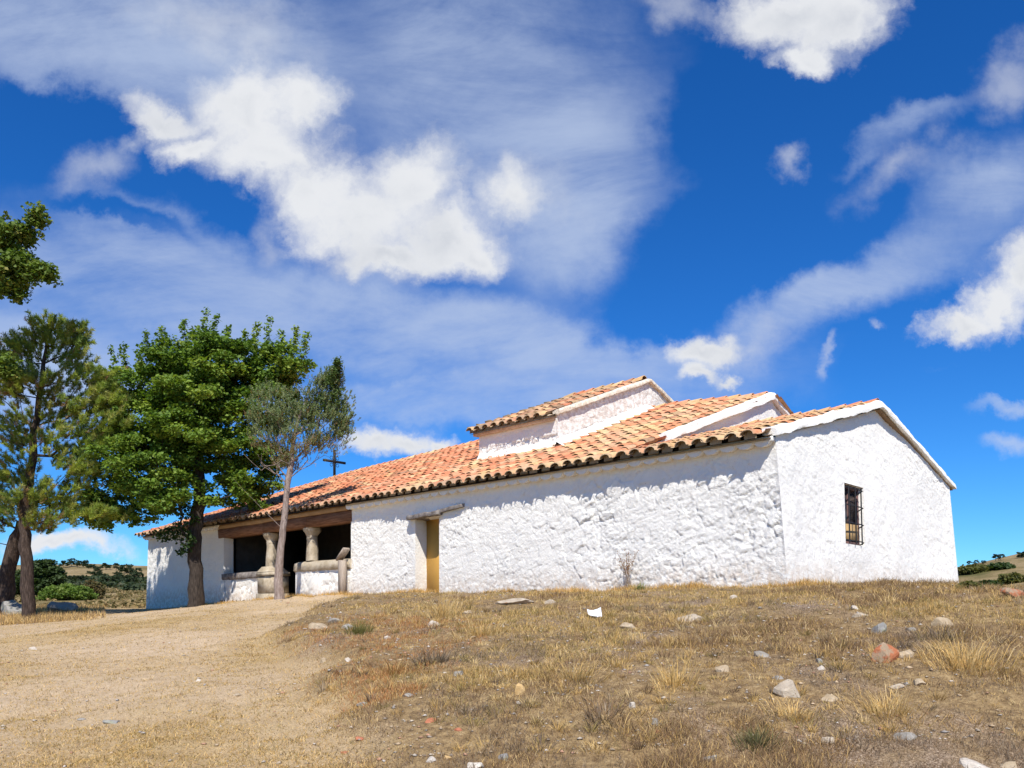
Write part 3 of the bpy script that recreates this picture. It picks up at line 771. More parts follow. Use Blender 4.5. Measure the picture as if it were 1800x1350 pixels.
def needles(mb, base, dirs, length, npn, nl, cols, width=.006, spread=.75, along=True):
    """bottle-brush shoots: base points, directions, needles pointing forward"""
    B = np.repeat(np.asarray(base), npn, 0); D = np.repeat(np.asarray(dirs), npn, 0); N = len(B)
    D = D/np.linalg.norm(D, axis=1)[:, None]
    L = np.repeat(np.broadcast_to(length, (len(base),)), npn)
    t = RNG.uniform(0, 1, N) if along else np.zeros(N)
    p = B+D*(t*L)[:, None]
    side = RNG.normal(size=(N, 3)); side -= D*(side*D).sum(1)[:, None]; side /= np.linalg.norm(side, axis=1)[:, None]
    w = D*(1-spread*.55)+side*spread; w /= np.linalg.norm(w, axis=1)[:, None]; w[:, 2] += .12
    ln = nl*RNG.uniform(.7, 1.15, N)[:, None]; perp = np.cross(w, RNG.normal(size=(N, 3))); perp /= np.linalg.norm(perp, axis=1)[:, None]
    V = np.stack([p-perp*width, p+perp*width, p+w*ln], 1).reshape(-1, 3); f = np.arange(N*3).reshape(N, 3)
    cols = np.asarray(cols); k = np.repeat(RNG.integers(0, len(cols), len(base)), npn); c = cols[k]*RNG.uniform(.7, 1.3, N)[:, None]
    mb.add(V, f, np.repeat(c, 3, 0))
def gz_at(p): return float(terrain(p[0], p[1]))

def thing_tree(name, base, label, cat='tree', group=None):
    return tag(empty(name, tuple(base)), label, cat, group)
def rebase(mb, base):
    mb.v = [v-np.asarray(base) for v in mb.v]

# --- the broad-leaved tree before the porch
def broadleaf():
    D = 29.6; b0 = at(343, 1060, D); b0[2] = gz_at(b0)-.1
    T = [(*b0, .30)]+[(*at(x, y, D), r) for x, y, r in ((344, 1000, .235), (343, 945, .225), (347, 900, .23), (352, 860, .20), (350, 800, .15), (352, 720, .11), (360, 640, .06))]
    T = wob_trunk(T, .02)
    ells = [(335, 650, 85, 70, -.3), (300, 700, 100, 75, 0), (430, 690, 85, 75, .3), (400, 640, 70, 50, .3), (365, 740, 120, 70, 0), (250, 745, 65, 60, .2), (345, 800, 110, 55, 0), (265, 815, 90, 55, -.6),
            (425, 800, 75, 50, .5), (225, 880, 65, 42, .2), (290, 868, 80, 36, -1.0), (410, 862, 65, 28, .4), (455, 868, 45, 24, .6), (480, 650, 40, 45, .3), (300, 640, 50, 45, 0), (215, 790, 45, 60, .2), (375, 600, 40, 30, 0), (195, 700, 30, 40, .2), (200, 905, 45, 24, .3), (330, 720, 90, 90, 1.2), (500, 640, 38, 42, .2), (470, 700, 50, 50, .3)]
    cnt = [34, 40, 38, 26, 46, 20, 38, 30, 24, 18, 22, 14, 10, 12, 14, 14, 8, 8, 9, 26, 13, 14]
    cl = []
    for e, n in zip(ells, cnt): cl += sample_ell(e, D, int(n*1.15))
    spikes = []
    for (x, y, h) in [(197, 628, 60), (215, 622, 40), (255, 600, 45), (285, 592, 40), (325, 580, 40), (362, 562, 50), (378, 570, 40), (402, 590, 35), (452, 585, 45), (472, 575, 55), (495, 600, 40), (522, 592, 40), (538, 602, 45), (245, 640, 45), (345, 590, 50), (430, 600, 45), (515, 625, 40), (180, 665, 35), (230, 680, 40), (165, 840, 25), (155, 880, 25), (190, 925, 15)]:
        for t in np.linspace(0, 1, 5): spikes.append(at(x+RNG.normal(0, 2)-(.18*(x-350)/190)*h*t, y-12+h*t, D+RNG.normal(0, .6)))
    ivy = [at(x, y, D-.3+RNG.uniform(-.4, .2)) for x, y in ((322, 905), (315, 925), (325, 940), (310, 945), (328, 960), (300, 935), (290, 945), (320, 970), (333, 890), (338, 915), (336, 945), (280, 940), (318, 890))]
    b = MB(); skeleton(b, T, cl+spikes[::2]+ivy[:6], .013)
    base = b0; rebase(b, base)
    root = thing_tree('broadleaf_tree', base, 'tall leafy green tree with dense rounded crown in front of the porch')
    b.build('trunk', M_BARK, root, smooth=True)
    cols = [(.068, .13, .02), (.107, .18, .026), (.147, .232, .032), (.19, .268, .038), (.245, .305, .045)]
    m = MB(); leaves(m, cl, 190, .50, .13, cols, .5, .6); leaves(m, spikes, 42, .17, .11, cols[1:], 1.2, .6)
    dk = [(.028, .055, .012), (.04, .075, .016)]; leaves(m, ivy, 60, .26, .11, dk, .9, .6, .2)
    leaves(m, [cl[i] for i in RNG.integers(0, len(cl), 14)], 5, .3, .12, [(.35, .20, .02)], .6)
    rebase(m, base); m.build('crown', M_LEAF, root)
broadleaf()
# --- the juniper before the porch
def juniper():
    D = 25.8; b0 = at(491, 1048, D); b0[2] = gz_at(b0)-.1
    T = [(*b0, .17)]+[(*at(x, y, D), r) for x, y, r in ((490, 1005, .13), (494, 960, .112), (499, 915, .098), (503, 870, .09), (507, 842, .095), (513, 800, .075), (520, 750, .05), (540, 700, .03))]
    T = wob_trunk(T, .008, 3)
    ells = [(485, 738, 40, 28), (520, 733, 45, 28), (560, 725, 36, 36), (590, 730, 22, 30), (575, 680, 22, 30), (470, 770, 24, 30), (540, 770, 45, 32), (594, 752, 16, 18), (510, 790, 38, 22), (556, 782, 16, 10), (500, 815, 26, 14), (588, 665, 9, 20)]
    cnt = [17, 17, 20, 15, 13, 9, 15, 10, 10, 6, 6, 10]; cl = []
    for e, n in zip(ells, cnt): cl += sample_ell(e, D, n)
    b = MB(); 
    extra = [at(505+RNG.normal(0, 34), 815+RNG.normal(0, 14), D+RNG.normal(0, .5)) for _ in range(40)]
    skeleton(b, T, cl+extra, .009, 2.0, .10, .9, .3, 4)
    base = b0; rebase(b, base)
    root = thing_tree('juniper_tree', base, 'slender grey green juniper with bare pale trunk against the porch columns')
    b.build('trunk', M_JBARK, root, smooth=True)
    edge = [at(x, y, D+RNG.normal(0, .3)) for x, y in ((445, 705), (452, 690), (466, 684), (482, 690), (500, 690), (518, 692), (540, 690), (556, 676), (572, 668), (586, 662), (598, 684), (610, 702), (612, 735), (614, 762), (604, 785), (585, 790), (440, 735), (446, 760), (470, 700), (584, 680), (598, 715), (606, 750))]
    C = np.array(cl+edge); P = np.repeat(C, 26, 0)+RNG.normal(0, .105, (len(C)*26, 3))
    ax = at(506, 862, D); d = (P-ax); d /= np.linalg.norm(d, axis=1)[:, None]; d[:, 2] += .45; d += RNG.normal(0, .45, d.shape)
    m = MB(); low = (P[:, 2] < at(0, 775+RNG.normal(0, 14), D)[2]) | (RNG.random(len(P)) < .14)
    g1 = [(.22, .28, .13), (.29, .335, .18), (.17, .24, .10), (.33, .36, .20), (.20, .24, .09)]; g2 = [(.26, .20, .09), (.32, .22, .11), (.22, .21, .09), (.36, .25, .13)]
    needles(m, P[~low], d[~low], .15, 30, .045, g1, .011, .95); needles(m, P[low], d[low], .13, 18, .045, g2+g1[:2], .010, .95)
    sp = []
    for t in np.linspace(0, 1, 12): sp += [at(594-16*t+RNG.normal(0, 3+9*t), 634+80*t, D-.2+RNG.normal(0, .12)) for _ in range(4)]
    leaves(m, sp, 24, .13, .085, [(.07, .11, .03), (.09, .135, .035)], 1.2, .6)
    rebase(m, base); m.build('crown', M_NEEDLE, root)
juniper()
# --- pines on the left
def pine(label, D, trunk, ells, cnt, seedc, name='pine_tree', npn=44):
    b0 = at(trunk[0][0], trunk[0][1], D); b0[2] = gz_at(b0)-.1
    T = wob_trunk([(*b0, trunk[0][2])]+[(*at(x, y, D), r) for x, y, r in trunk[1:]], .025, 3)
    cl = []; k_ = []
    for i, (e, n) in enumerate(zip(ells, cnt)): q = sample_ell(e, D, n); cl += q; k_ += [i]*n
    b = MB(); skeleton(b, T, cl, .012, 2.1, .14, .3, .45, 5); base = b0; rebase(b, base)
    root = thing_tree(name, base, label, group=None); b.build('trunk', M_PBARK, root, smooth=True)
    C = np.array(cl); n = 7; P = np.repeat(C, n, 0)+RNG.normal(0, .24, (len(C)*n, 3))*np.array((1, 1, .6))
    tx = np.interp(P[:, 2], [t[2] for t in T], [t[0] for t in T]); ty = np.interp(P[:, 2], [t[2] for t in T], [t[1] for t in T])
    d = np.stack([P[:, 0]-tx, P[:, 1]-ty, np.zeros(len(P))], 1); d /= (np.linalg.norm(d, axis=1)[:, None]+.3); d[:, 2] += .75; d += RNG.normal(0, .28, d.shape)
    rr = np.hypot(P[:, 0]-tx, P[:, 1]-ty); brown = (rr < .8+RNG.normal(0, .5, len(P))) & (P[:, 2] < np.percentile(P[:, 2], 75)) & (RNG.random(len(P)) < .62)
    brown |= RNG.random(len(P)) < .07
    gcol = [(.29, .35, .06), (.35, .39, .07), (.24, .31, .055), (.18, .25, .06), (.38, .38, .11)]; bcol = [(.33, .20, .10), (.38, .25, .13), (.27, .22, .09)]
    m = MB(); needles(m, P[~brown], d[~brown], .30, npn*2, .15, gcol, .010, .85); needles(m, P[brown], d[brown], .30, int(npn*.6), .13, bcol+[(.09, .10, .03)], .011, .7)
    rebase(m, base); m.build('crown', M_NEEDLE, root)
pine('tall pine with straight dark trunk and brown-tinged needles at left', 28.5, [(50, 1058, .23), (46, 1000, .20), (43, 940, .19), (44, 890, .17), (58, 800, .13), (68, 700, .09), (80, 610, .05), (85, 565, .02)],
     [(85, 590, 18, 28), (62, 620, 22, 26), (36, 655, 26, 34), (132, 598, 13, 22), (118, 625, 20, 20), (20, 700, 30, 34), (90, 690, 44, 38), (160, 668, 30, 24), (190, 705, 26, 24), (200, 735, 20, 16), (140, 735, 50, 36), (50, 760, 48, 40), (175, 775, 34, 26), (115, 800, 50, 36), (25, 830, 36, 30), (150, 830, 36, 26), (90, 868, 50, 28), (140, 905, 40, 16), (30, 895, 34, 26), (175, 910, 20, 10), (20, 610, 10, 16), (90, 920, 30, 14)],
     [12, 12, 16, 9, 9, 16, 24, 14, 13, 7, 22, 24, 13, 22, 14, 13, 18, 11, 12, 5, 4, 6], 1)
pine('leaning pine with furrowed grey trunk behind the straight dark one', 30.5, [(8, 1056, .30), (12, 1010, .26), (24, 960, .24), (42, 920, .21), (62, 880, .15), (85, 840, .08)],
     [(20, 915, 34, 22), (-25, 880, 40, 30), (70, 895, 36, 24), (110, 895, 30, 20), (-50, 930, 30, 22), (0, 860, 40, 30), (60, 930, 26, 12)], [9, 10, 9, 7, 6, 9, 5], 2, npn=36)
# --- broad-leaved tree that reaches in from beyond the left edge
def overhang():
    D = 26.0; b0 = at(-190, 1066, D); b0[2] = gz_at(b0)-.1
    T = wob_trunk([(*b0, .30)]+[(*at(x, y, D), r) for x, y, r in ((-185, 960, .26), (-180, 860, .24), (-165, 720, .20), (-150, 600, .15), (-140, 480, .10), (-130, 400, .05))], .02)
    ells = [(15, 425, 32, 30), (40, 410, 14, 22), (50, 470, 34, 18), (10, 470, 45, 34), (12, 505, 26, 14), (62, 385, 9, 18), (75, 480, 18, 12), (-70, 450, 70, 60), (-150, 420, 80, 70), (-220, 480, 80, 80), (-120, 540, 50, 40), (-200, 600, 90, 70), (-90, 640, 70, 50), (8, 645, 13, 20), (-32, 655, 24, 20), (-260, 700, 80, 60), (-120, 760, 60, 40)]
    cnt = [18, 7, 14, 18, 9, 5, 6, 20, 22, 22, 16, 22, 16, 7, 9, 14, 10]; cl = []
    for e, n in zip(ells, cnt): cl += sample_ell(e, D, n)
    tips = [at(x, y, D) for x, y in ((70, 362), (66, 372), (60, 382), (70, 395), (75, 415), (5, 385), (12, 378), (94, 470), (92, 485), (35, 520), (30, 526))]
    b = MB(); skeleton(b, T, cl+tips, .013); base = b0; rebase(b, base)
    root = thing_tree('broadleaf_tree', base, 'leafy branches reaching into the sky from beyond the left edge', 'tree'); b.build('trunk', M_BARK, root, smooth=True)
    cols = [(.07, .12, .018), (.10, .16, .025), (.135, .195, .033), (.16, .205, .036), (.25, .23, .05)]
    m = MB(); leaves(m, cl, 120, .38, .13, cols, .7, .6, .4); leaves(m, tips, 24, .13, .12, cols[1:], 1.2, .6, .3)
    rebase(m, base); m.build('crown', M_LEAF, root)
overhang()

# ------------------------------------------------------------------ shrubs and far trees
def bush(name, px, py, D, w, h, cols, label, cat, group=None, nclump=60, nper=60, leaf=.12, trunk=.12, spread=.35, squat=.5, n_sk=True):
    b0 = at(px, py, D); b0[2] = gz_at(b0); k = D/F; wr = w*k/2; hr = h*k
    cl = []
    while len(cl) < nclump:
        p = RNG.uniform(-1, 1, 3); p[2] = (p[2]+1)/2
        if p[0]**2+p[1]**2+(p[2]*1.0)**2 > 1 or p[0]**2+p[1]**2+p[2]**2 < .25: continue
        cl.append(b0+np.array((p[0]*wr, p[1]*wr, p[2]*hr*.92+hr*.06)))
    root = tag(empty(name, tuple(b0)), label, cat, group)
    b = MB(); skeleton(b, [(b0[0], b0[1], b0[2]-.1, trunk), (b0[0]+.05*wr, b0[1], b0[2]+hr*.2, trunk*.7), (b0[0], b0[1], b0[2]+hr*.45, trunk*.4)], cl[::2], .012, 2.1, .1, .2, max(.4, wr*.3), 4)
    rebase(b, b0); b.build('trunk', M_BARK, root)
    m = MB(); leaves(m, cl, nper, spread, leaf, cols, squat, .5); rebase(m, b0); m.build('crown', M_LEAF, root); return root
DKG = [(.035, .06, .018), (.05, .08, .022), (.065, .095, .028)]
bush('bush', 72, 1040, 70, 84, 66, DKG, 'large round dark green bush in the field behind the pines', 'bush', nclump=150, nper=90, leaf=.24, spread=.55, trunk=.25)
bush('shrub', 118, 1052, 56, 92, 26, [(.10, .17, .025), (.13, .20, .03), (.16, .21, .04)], 'low spreading bright green shrub in the dry field', 'shrub', nclump=130, nper=60, leaf=.13, spread=.4)
bush('shrub', 162, 1050, 58, 40, 34, [(.13, .10, .04), (.16, .12, .05), (.09, .09, .03)], 'brownish upright shrub beside the low green one', 'shrub', nclump=60, nper=50, leaf=.13, spread=.35)
bush('bush', 20, 1040, 78, 50, 44, DKG, 'dark green bush half hidden behind the leaning pine trunk', 'bush', nclump=70, nper=60, leaf=.26, spread=.6, trunk=.2)
def far_tree(px, py, h, w, kind, src=None, label='', group=''):
    p = ray_ground(px, py, False); D = p[1]; k = D/F; H = h*k; W = w*k
    name = 'pine_tree' if kind == 'pine' else 'oak_tree'
    root = tag(empty(name, tuple(p)), label, 'tree', group)
    b = MB(); b.tube([(0, 0, -.3), (.02*W, 0, H*.3), (0, 0, H*.75)], [.05*H, .04*H, .015*H], 6); b.build('trunk', M_BARK, root)
    cl = []
    for _ in range(26):
        if kind == 'pine':
            z = RNG.uniform(.35, 1); r = W*.5*(.95 if z < .75 else .7)*math.sqrt(RNG.random()); a = RNG.uniform(0, 6.28); cl.append((r*math.cos(a), r*math.sin(a), z*H*.95))
        else:
            z = RNG.uniform(.12, .95); r = W*.5*math.sqrt(max(0, 1-(z*1.6-.7)**2*.8))*math.sqrt(RNG.random()); a = RNG.uniform(0, 6.28); cl.append((r*math.cos(a), r*math.sin(a), z*H))
    m = MB(); leaves(m, cl, 50, .16*max(W, H), .09*max(W, H), [(.028, .045, .02), (.04, .06, .026), (.05, .07, .03)], .6, .55)
    m.build('crown', M_LEAF, root); return root
GL = 'dark trees along the distant hill left of the chapel'; LL = 'dark rounded tree on the distant hill left of the chapel'
for (x, y, h, w, kd) in [(112, 996, 10, 16, 'oak'), (126, 994, 12, 16, 'oak'), (136, 995, 10, 10, 'oak'), (146, 996, 11, 20, 'oak'), (160, 1000, 8, 16, 'oak'), (186, 1002, 12, 18, 'pine'), (204, 1003, 13, 12, 'pine'), (222, 1010, 18, 26, 'oak'), (238, 1010, 12, 20, 'oak'), (172, 1004, 8, 14, 'oak'),
                         (112, 1024, 16, 22, 'oak'), (128, 1026, 14, 18, 'oak'), (140, 1027, 16, 20, 'oak'), (150, 1026, 12, 16, 'oak'), (172, 1018, 14, 24, 'oak'), (190, 1030, 16, 26, 'oak'), (205, 1026, 16, 24, 'oak'), (218, 1030, 20, 28, 'oak'), (232, 1032, 18, 24, 'oak'), (240, 1024, 18, 24, 'oak'), (100, 1020, 12, 18, 'oak'), (208, 1014, 9, 16, 'oak'), (156, 1010, 6, 10, 'oak')]:
    far_tree(x, y, h, w, kd, label=LL if kd == 'oak' else 'flat topped pine on the crest of the distant hill left of the chapel', group=GL)
def far_wood():
    m = MB(); cl = []; p0 = None
    for _ in range(260):
        x = RNG.uniform(92, 262); y = RNG.uniform(1019, 1037)+4*math.sin(x*.06)
        p = ray_ground(x, y, False); cl.append(p+np.array((0, 0, p[1]*.0022)))
    leaves(m, cl, 36, .75, .50, [(.03, .05, .022), (.045, .065, .028), (.06, .08, .035), (.10, .10, .05)], .8, .5)
    tag(m.build('far_wood', M_LEAF), 'belt of dark scrub and trees low on the far hill left of the chapel', 'wood', kind='stuff')
far_wood()
GR = 'trees on the crest of the hill right of the chapel'
for (x, y, h, w, kd, lb) in [(1692, 994, 8, 10, 'oak', 'dark tree touching the chapel edge on the right hill crest'), (1704, 993, 7, 9, 'pine', 'small dark tree on right hill crest, second from chapel'), (1716, 992, 8, 9, 'oak', 'small dark tree on right hill crest, third from chapel'), (1729, 991, 6, 8, 'oak', 'smallest dark tree in row on the right hill crest'),
                            (1750, 985, 11, 12, 'pine', 'left tree of the tall close pair on the right hill crest'), (1759, 984, 10, 12, 'oak', 'right tree of the tall close pair on the right hill crest'), (1795, 980, 10, 18, 'oak', 'broad dark tree on right hill crest at the right edge')]:
    far_tree(x, y, h, w, kd, label=lb, group=GR)
YG = [(.09, .10, .025), (.12, .12, .03), (.15, .13, .04)]
for (x, y, w, h, lb) in [(1712, 1006, 46, 10, 'long olive hedge of scrub under the right hill crest'), (1757, 1000, 36, 6, 'thin strip of olive scrub high on the right hill'), (1704, 1032, 26, 10, 'dark scrub clump on right hill just beyond chapel corner'), (1736, 1033, 34, 8, 'low scrub clump on right hill between two others'), (1778, 1026, 46, 16, 'tall yellow green scrub on right hill near the right edge')]:
    p = ray_ground(x, y, False)
    bush('shrub', x, y, p[1], w, h, YG if h > 9 else DKG, lb, 'shrub', 'scrub on the hill right of the chapel', nclump=70, nper=40, leaf=p[1]*.004, spread=p[1]*.008, trunk=.1)
# dry heath hummocks in the left field
def hummocks():
    m = MB(); cl = []
    for _ in range(900):
        y = RNG.uniform(37, 110); a = RNG.uniform(-.66, -.43); x = a*y
        if vnoise(x*.25, y*.12, 44) < .42: continue
        u, s = us(x, y)
        if u < 31.5 and s > -1: continue
        cl.append((x, y, float(terrain(x, y))+.05))
    leaves(m, cl, 34, .5, .20, [(.22, .155, .06), (.28, .20, .09), (.16, .13, .05), (.33, .24, .12), (.11, .10, .035)], .35, .6, .3)
    tag(m.build('ground_cover', M_GRASS), 'dry brown heath and grass hummocks over the field behind the trees', 'ground cover', kind='stuff')
hummocks()

# ------------------------------------------------------------------ stones
def rockmat(name, cols, lichen=None, lo=.52, hi=.62):
    def f(t, p, co):
        n = t.noise(co, 5, 6, .65); c = t.ramp(n, [(.3+.4*i/(len(cols)-1), cc) for i, cc in enumerate(cols)])
        if lichen: c = t.mix(t.rng(t.noise(co, 9, 5, .6), lo, hi, 0, .9), c, lichen)
        c = t.mix(t.rng(t.noise(co, 30, 4, .7), .58, .7, 0, .5), c, (.10, .085, .07))
        t.L.new(c, p.inputs['Base Color']); set_bump(t, p, t.noise(co, 18, 6, .7), .8, .02)
    return material(name, f, .95, .15)
MR = {'tan': rockmat('tan_rock', [(.30, .22, .13), (.44, .34, .22), (.55, .45, .32)]), 'grey': rockmat('grey_rock', [(.20, .175, .14), (.31, .28, .235), (.42, .385, .33)]),
      'white': rockmat('white_rock', [(.42, .35, .27), (.56, .49, .40), (.70, .64, .55)]), 'ochre': rockmat('ochre_rock', [(.50, .32, .13), (.64, .44, .21)]),
      'brick': rockmat('brick_rubble', [(.40, .14, .07), (.52, .21, .12)]), 'rust': rockmat('rusty_lichen_rock', [(.30, .22, .14), (.42, .30, .2)], (.40, .13, .055), .42, .56),
      'pale': rockmat('pale_rock', [(.33, .26, .18), (.47, .39, .29), (.58, .50, .39)], (.42, .20, .08), .60, .70), 'lichen': rockmat('lichened_grey_rock', [(.20, .185, .165), (.30, .285, .26), (.38, .365, .34)], (.30, .30, .22), .5, .6)}
def rock(px, py, w, h, mat, label, flat=None, name='stone', sink=.52, cat='stone', seed=None, group=None):
    p = ray_ground(px, py+h*.35); k = p[1]/F; W = w*k/2; H = h*k
    bm = bmesh.new(); bmesh.ops.create_icosphere(bm, subdivisions=3, radius=1)
    dirs = [Vector(RNG.normal(size=3)).normalized() for _ in range(15)]; cut = [RNG.uniform(.42, .85) for _ in dirs]
    dep = RNG.uniform(.65, 1.0)
    for v in bm.verts:
        q = v.co.copy()
        for d, c in zip(dirs, cut):
            t = q.dot(d)
            if t > c: q -= d*(t-c)
        v.co = q
    co = np.array([v.co for v in bm.verts]); nz = fbm(co[:, 0]*3+RNG.uniform(0, 50), co[:, 1]*3+co[:, 2]*2, 7, 3)
    for v, n_ in zip(bm.verts, nz): v.co = Vector((v.co.x*W*1.35*(1+n_*.3), v.co.y*W*1.2*dep*(1+n_*.3), v.co.z*H*.85*(1+n_*.3)))
    me = bpy.data.meshes.new(name); bm.to_mesh(me); bm.free()
    o = link(name, me, MR[mat]); o.location = (p[0], p[1], p[2]+H*(.5-sink)); o.rotation_euler = (RNG.normal(0, .12), RNG.normal(0, .12), RNG.uniform(-.5, .5))
    return tag(o, label, cat, group)
G_ = 'loose stones on the slope before the chapel'
STONES = [
 (562, 1097, 36, 20, 'tan', 'pale tan flat sided stone, largest of the cluster at the path edge'), (591, 1089, 24, 12, 'grey', 'low grey stone just behind the pale tan one at path edge'), (611, 1100, 28, 13, 'grey', 'slanting grey stone beside the small green grass tuft'),
 (762, 1094, 20, 18, 'white', 'rough whitish stone at the foot of the tall dry tuft'), (805, 1181, 22, 16, 'grey', 'grey stone half buried in dry grass below the doorway'), (911, 1213, 20, 21, 'ochre', 'upright yellow ochre stone in the middle of slope'),
 (640, 1235, 28, 10, 'lichen', 'flat blue grey stone low on the left of slope'), (716, 1221, 24, 9, 'grey', 'thin grey slab between ochre stone and the path'), (757, 1265, 18, 9, 'brick', 'bright red brick fragment low on the slope'),
 (838, 1343, 46, 18, 'white', 'jagged whitish stone at the bottom edge of the view'), (931, 1161, 11, 7, 'white', 'small clean white pebble above the ochre stone'), (912, 1235, 11, 7, 'white', 'small white pebble just below the ochre stone'), (1112, 1241, 17, 11, 'white', 'small angular pale stone right of the ochre one'),
 (1107, 1099, 30, 14, 'tan', 'flat tan stone right of the white paper'), (1218, 1085, 44, 18, 'pale', 'broad pale stone with orange edge below the rubble wall'), (1268, 1175, 26, 16, 'tan', 'tan stone sunk in grass midway up the right slope'),
 (1388, 1208, 42, 34, 'pale', 'large pale rounded rock with rust stain on right slope'), (1369, 1191, 20, 9, 'grey', 'small grey stone atop the rust stained pale rock'), (1463, 1224, 34, 18, 'tan', 'clean beige stone to the right of the rust stained rock'),
 (1543, 1102, 36, 26, 'lichen', 'smooth rounded grey boulder below the barred window'), (1556, 1149, 44, 36, 'rust', 'blocky rock covered in rusty red lichen'), (1590, 1146, 30, 20, 'tan', 'tan rock leaning behind the rusty red one'), (1658, 1093, 38, 20, 'tan', 'angular beige rock right of the rounded grey boulder'),
 (1503, 1068, 15, 9, 'white', 'small white stone near the foot of the gable wall'), (1512, 1079, 24, 11, 'pale', 'pale stone just below the small white one by the gable'), (1440, 1160, 15, 11, 'lichen', 'small bluish stone left of the rusty red rock'), (1444, 1173, 14, 8, 'white', 'small whitish stone under the bluish one'),
 (1784, 1040, 42, 18, 'rust', 'reddish rock on the crest at the right edge'), (1615, 1197, 28, 17, 'tan', 'tan stone below the rusty red rock'), (910, 1056, 66, 13, 'pale', 'broad flat pale slab of bedrock before the rubble wall'), (965, 1057, 24, 9, 'pale', 'small flat slab right of the broad pale bedrock'),
 (1156, 1286, 12, 10, 'brick', 'small orange brick piece low in the middle of slope'), (1716, 1343, 50, 18, 'white', 'pale stone at the lower right corner of the view'), (1775, 1341, 24, 26, 'tan', 'tilted tan stone at lower right beside the pale one'), (1455, 1300, 22, 15, 'pale', 'pinkish pale stone low on the right slope'),
 (1590, 1293, 34, 13, 'grey', 'flat grey stone low on the right slope'), (1152, 1270, 26, 16, 'grey', 'dull grey stone above the orange brick piece'), (198, 1268, 30, 9, 'lichen', 'flat blue grey stone set in the trodden path'), (146, 1263, 16, 6, 'grey', 'small grey chip left of the flat stone in path'), (348, 1195, 12, 9, 'white', 'small cream stone in the middle of the path'),
 (418, 1221, 14, 5, 'tan', 'thin pale chip on the path near the slope'), (58, 1140, 14, 6, 'white', 'white stone on the grass at far left of path'), (612, 1160, 11, 8, 'white', 'clean white stone in the rust coloured leaf litter'), (569, 1161, 12, 9, 'tan', 'dull cream stone in the rust coloured leaf litter'), (679, 1120, 13, 8, 'white', 'white stone chip under the dark dry scrub'),
 (605, 1322, 18, 7, 'brick', 'flat reddish tile piece at the lower edge of path'), (633, 1298, 16, 6, 'brick', 'thin reddish tile piece between path and slope'), (806, 1282, 14, 6, 'brick', 'pinkish tile chip right of the bright red fragment'), (787, 1330, 16, 14, 'ochre', 'orange tan stone near the jagged white one'), (755, 1335, 18, 12, 'white', 'cream stone left of the orange tan one'),
 (1250, 1332, 26, 14, 'grey', 'grey stone at the bottom edge, middle of slope'), (888, 1330, 20, 14, 'lichen', 'rounded grey stone right of the jagged white one'), (1290, 1048, 16, 8, 'white', 'small white stone close under the rubble wall'), (1600, 1105, 18, 12, 'grey', 'small brownish grey stone touching the rounded boulder'), (820, 1075, 16, 10, 'tan', 'small tan stone on the rise before the doorway'), (1340, 1150, 34, 12, 'grey', 'long grey ledge stone in the middle of right slope'), (1575, 1205, 26, 10, 'pale', 'low pale stone under the rusty red rock')]
for st in STONES: rock(*st, group=G_)
rock(18, 1073, 56, 26, 'lichen', 'big smooth grey boulder at the foot of the pines', name='boulder', cat='boulder', sink=.25)
rock(104, 1069, 54, 20, 'grey', 'low grey boulder in dry grass right of the pines', name='boulder', cat='boulder', sink=.25)
# litter
def paper():
    p = ray_ground(1045, 1086); k = p[1]/F; W = 26*k; b = MB()
    n = 7; A, B = np.meshgrid(np.linspace(-.5, .5, n), np.linspace(-.5, .5, n), indexing='ij')
    Z = np.abs(A+B*.3)*.35+fbm(A*3, B*3, 5, 2)*.35
    P = np.stack([A*W*.9, B*W*.8-A*W*.2, (Z+.25+B*.55)*W*.9], -1); b.grid(P); b.grid(P-np.array((0, 0, .006)), flip=True)
    o = b.build('paper', plainmat('white_paper', [(.80, .81, .83), (.86, .87, .88)], 3, .6, .004, 20)); o.location = tuple(p)
    tag(o, 'crumpled sheet of bright white paper lying on the slope', 'paper')
paper()
# pebbles and chips, past counting
def gravel():
    b = MB(); n = 6500; out = 0
    cols = np.array([(.50, .42, .32), (.60, .53, .45), (.42, .34, .26), (.48, .27, .17), (.38, .34, .30), (.55, .41, .26), (.46, .37, .27)])
    while out < n:
        y = 6+26*RNG.random()**1.7; x = RNG.uniform(-.66, .66)*y
        u, s = us(x, y)
        if s > -.1 and u > -.1: continue
        if u < 0 and y > 17: continue
        bk = float(bankmask(x, y))
        dens = (.25+.75*bk)*(.25+1.6*max(0, vnoise(x*.9, y*.9, 91)-.35))
        if RNG.random() > dens: continue
        r = (.005+.019*RNG.random()**4)*(.7+y/18)
        v = RNG.normal(size=(6, 3))*.12+np.array([(1, 0, 0), (-1, 0, 0), (0, 1, 0), (0, -1, 0), (0, 0, .7), (0, 0, -.5)]); v *= r*np.array((RNG.uniform(.8, 1.6), 1, RNG.uniform(.5, .9)))
        c, s_ = math.cos(out), math.sin(out); v = np.stack([v[:, 0]*c-v[:, 1]*s_, v[:, 0]*s_+v[:, 1]*c, v[:, 2]], 1)+np.array((x, y, float(terrain(x, y))+r*.25))
        b.add(v, [(0, 2, 4), (2, 1, 4), (1, 3, 4), (3, 0, 4), (2, 0, 5), (1, 2, 5), (3, 1, 5), (0, 3, 5)], cols[RNG.integers(len(cols))]*RNG.uniform(.8, 1.15)); out += 1
    tag(b.build('gravel', plainmat('stone_chips', [(.8, .8, .8), (1.05, 1.05, 1.05)], 20, .95, 0, use_tint=True)), 'loose stone chips and pebbles scattered over slope and path', 'gravel', kind='stuff')
gravel()

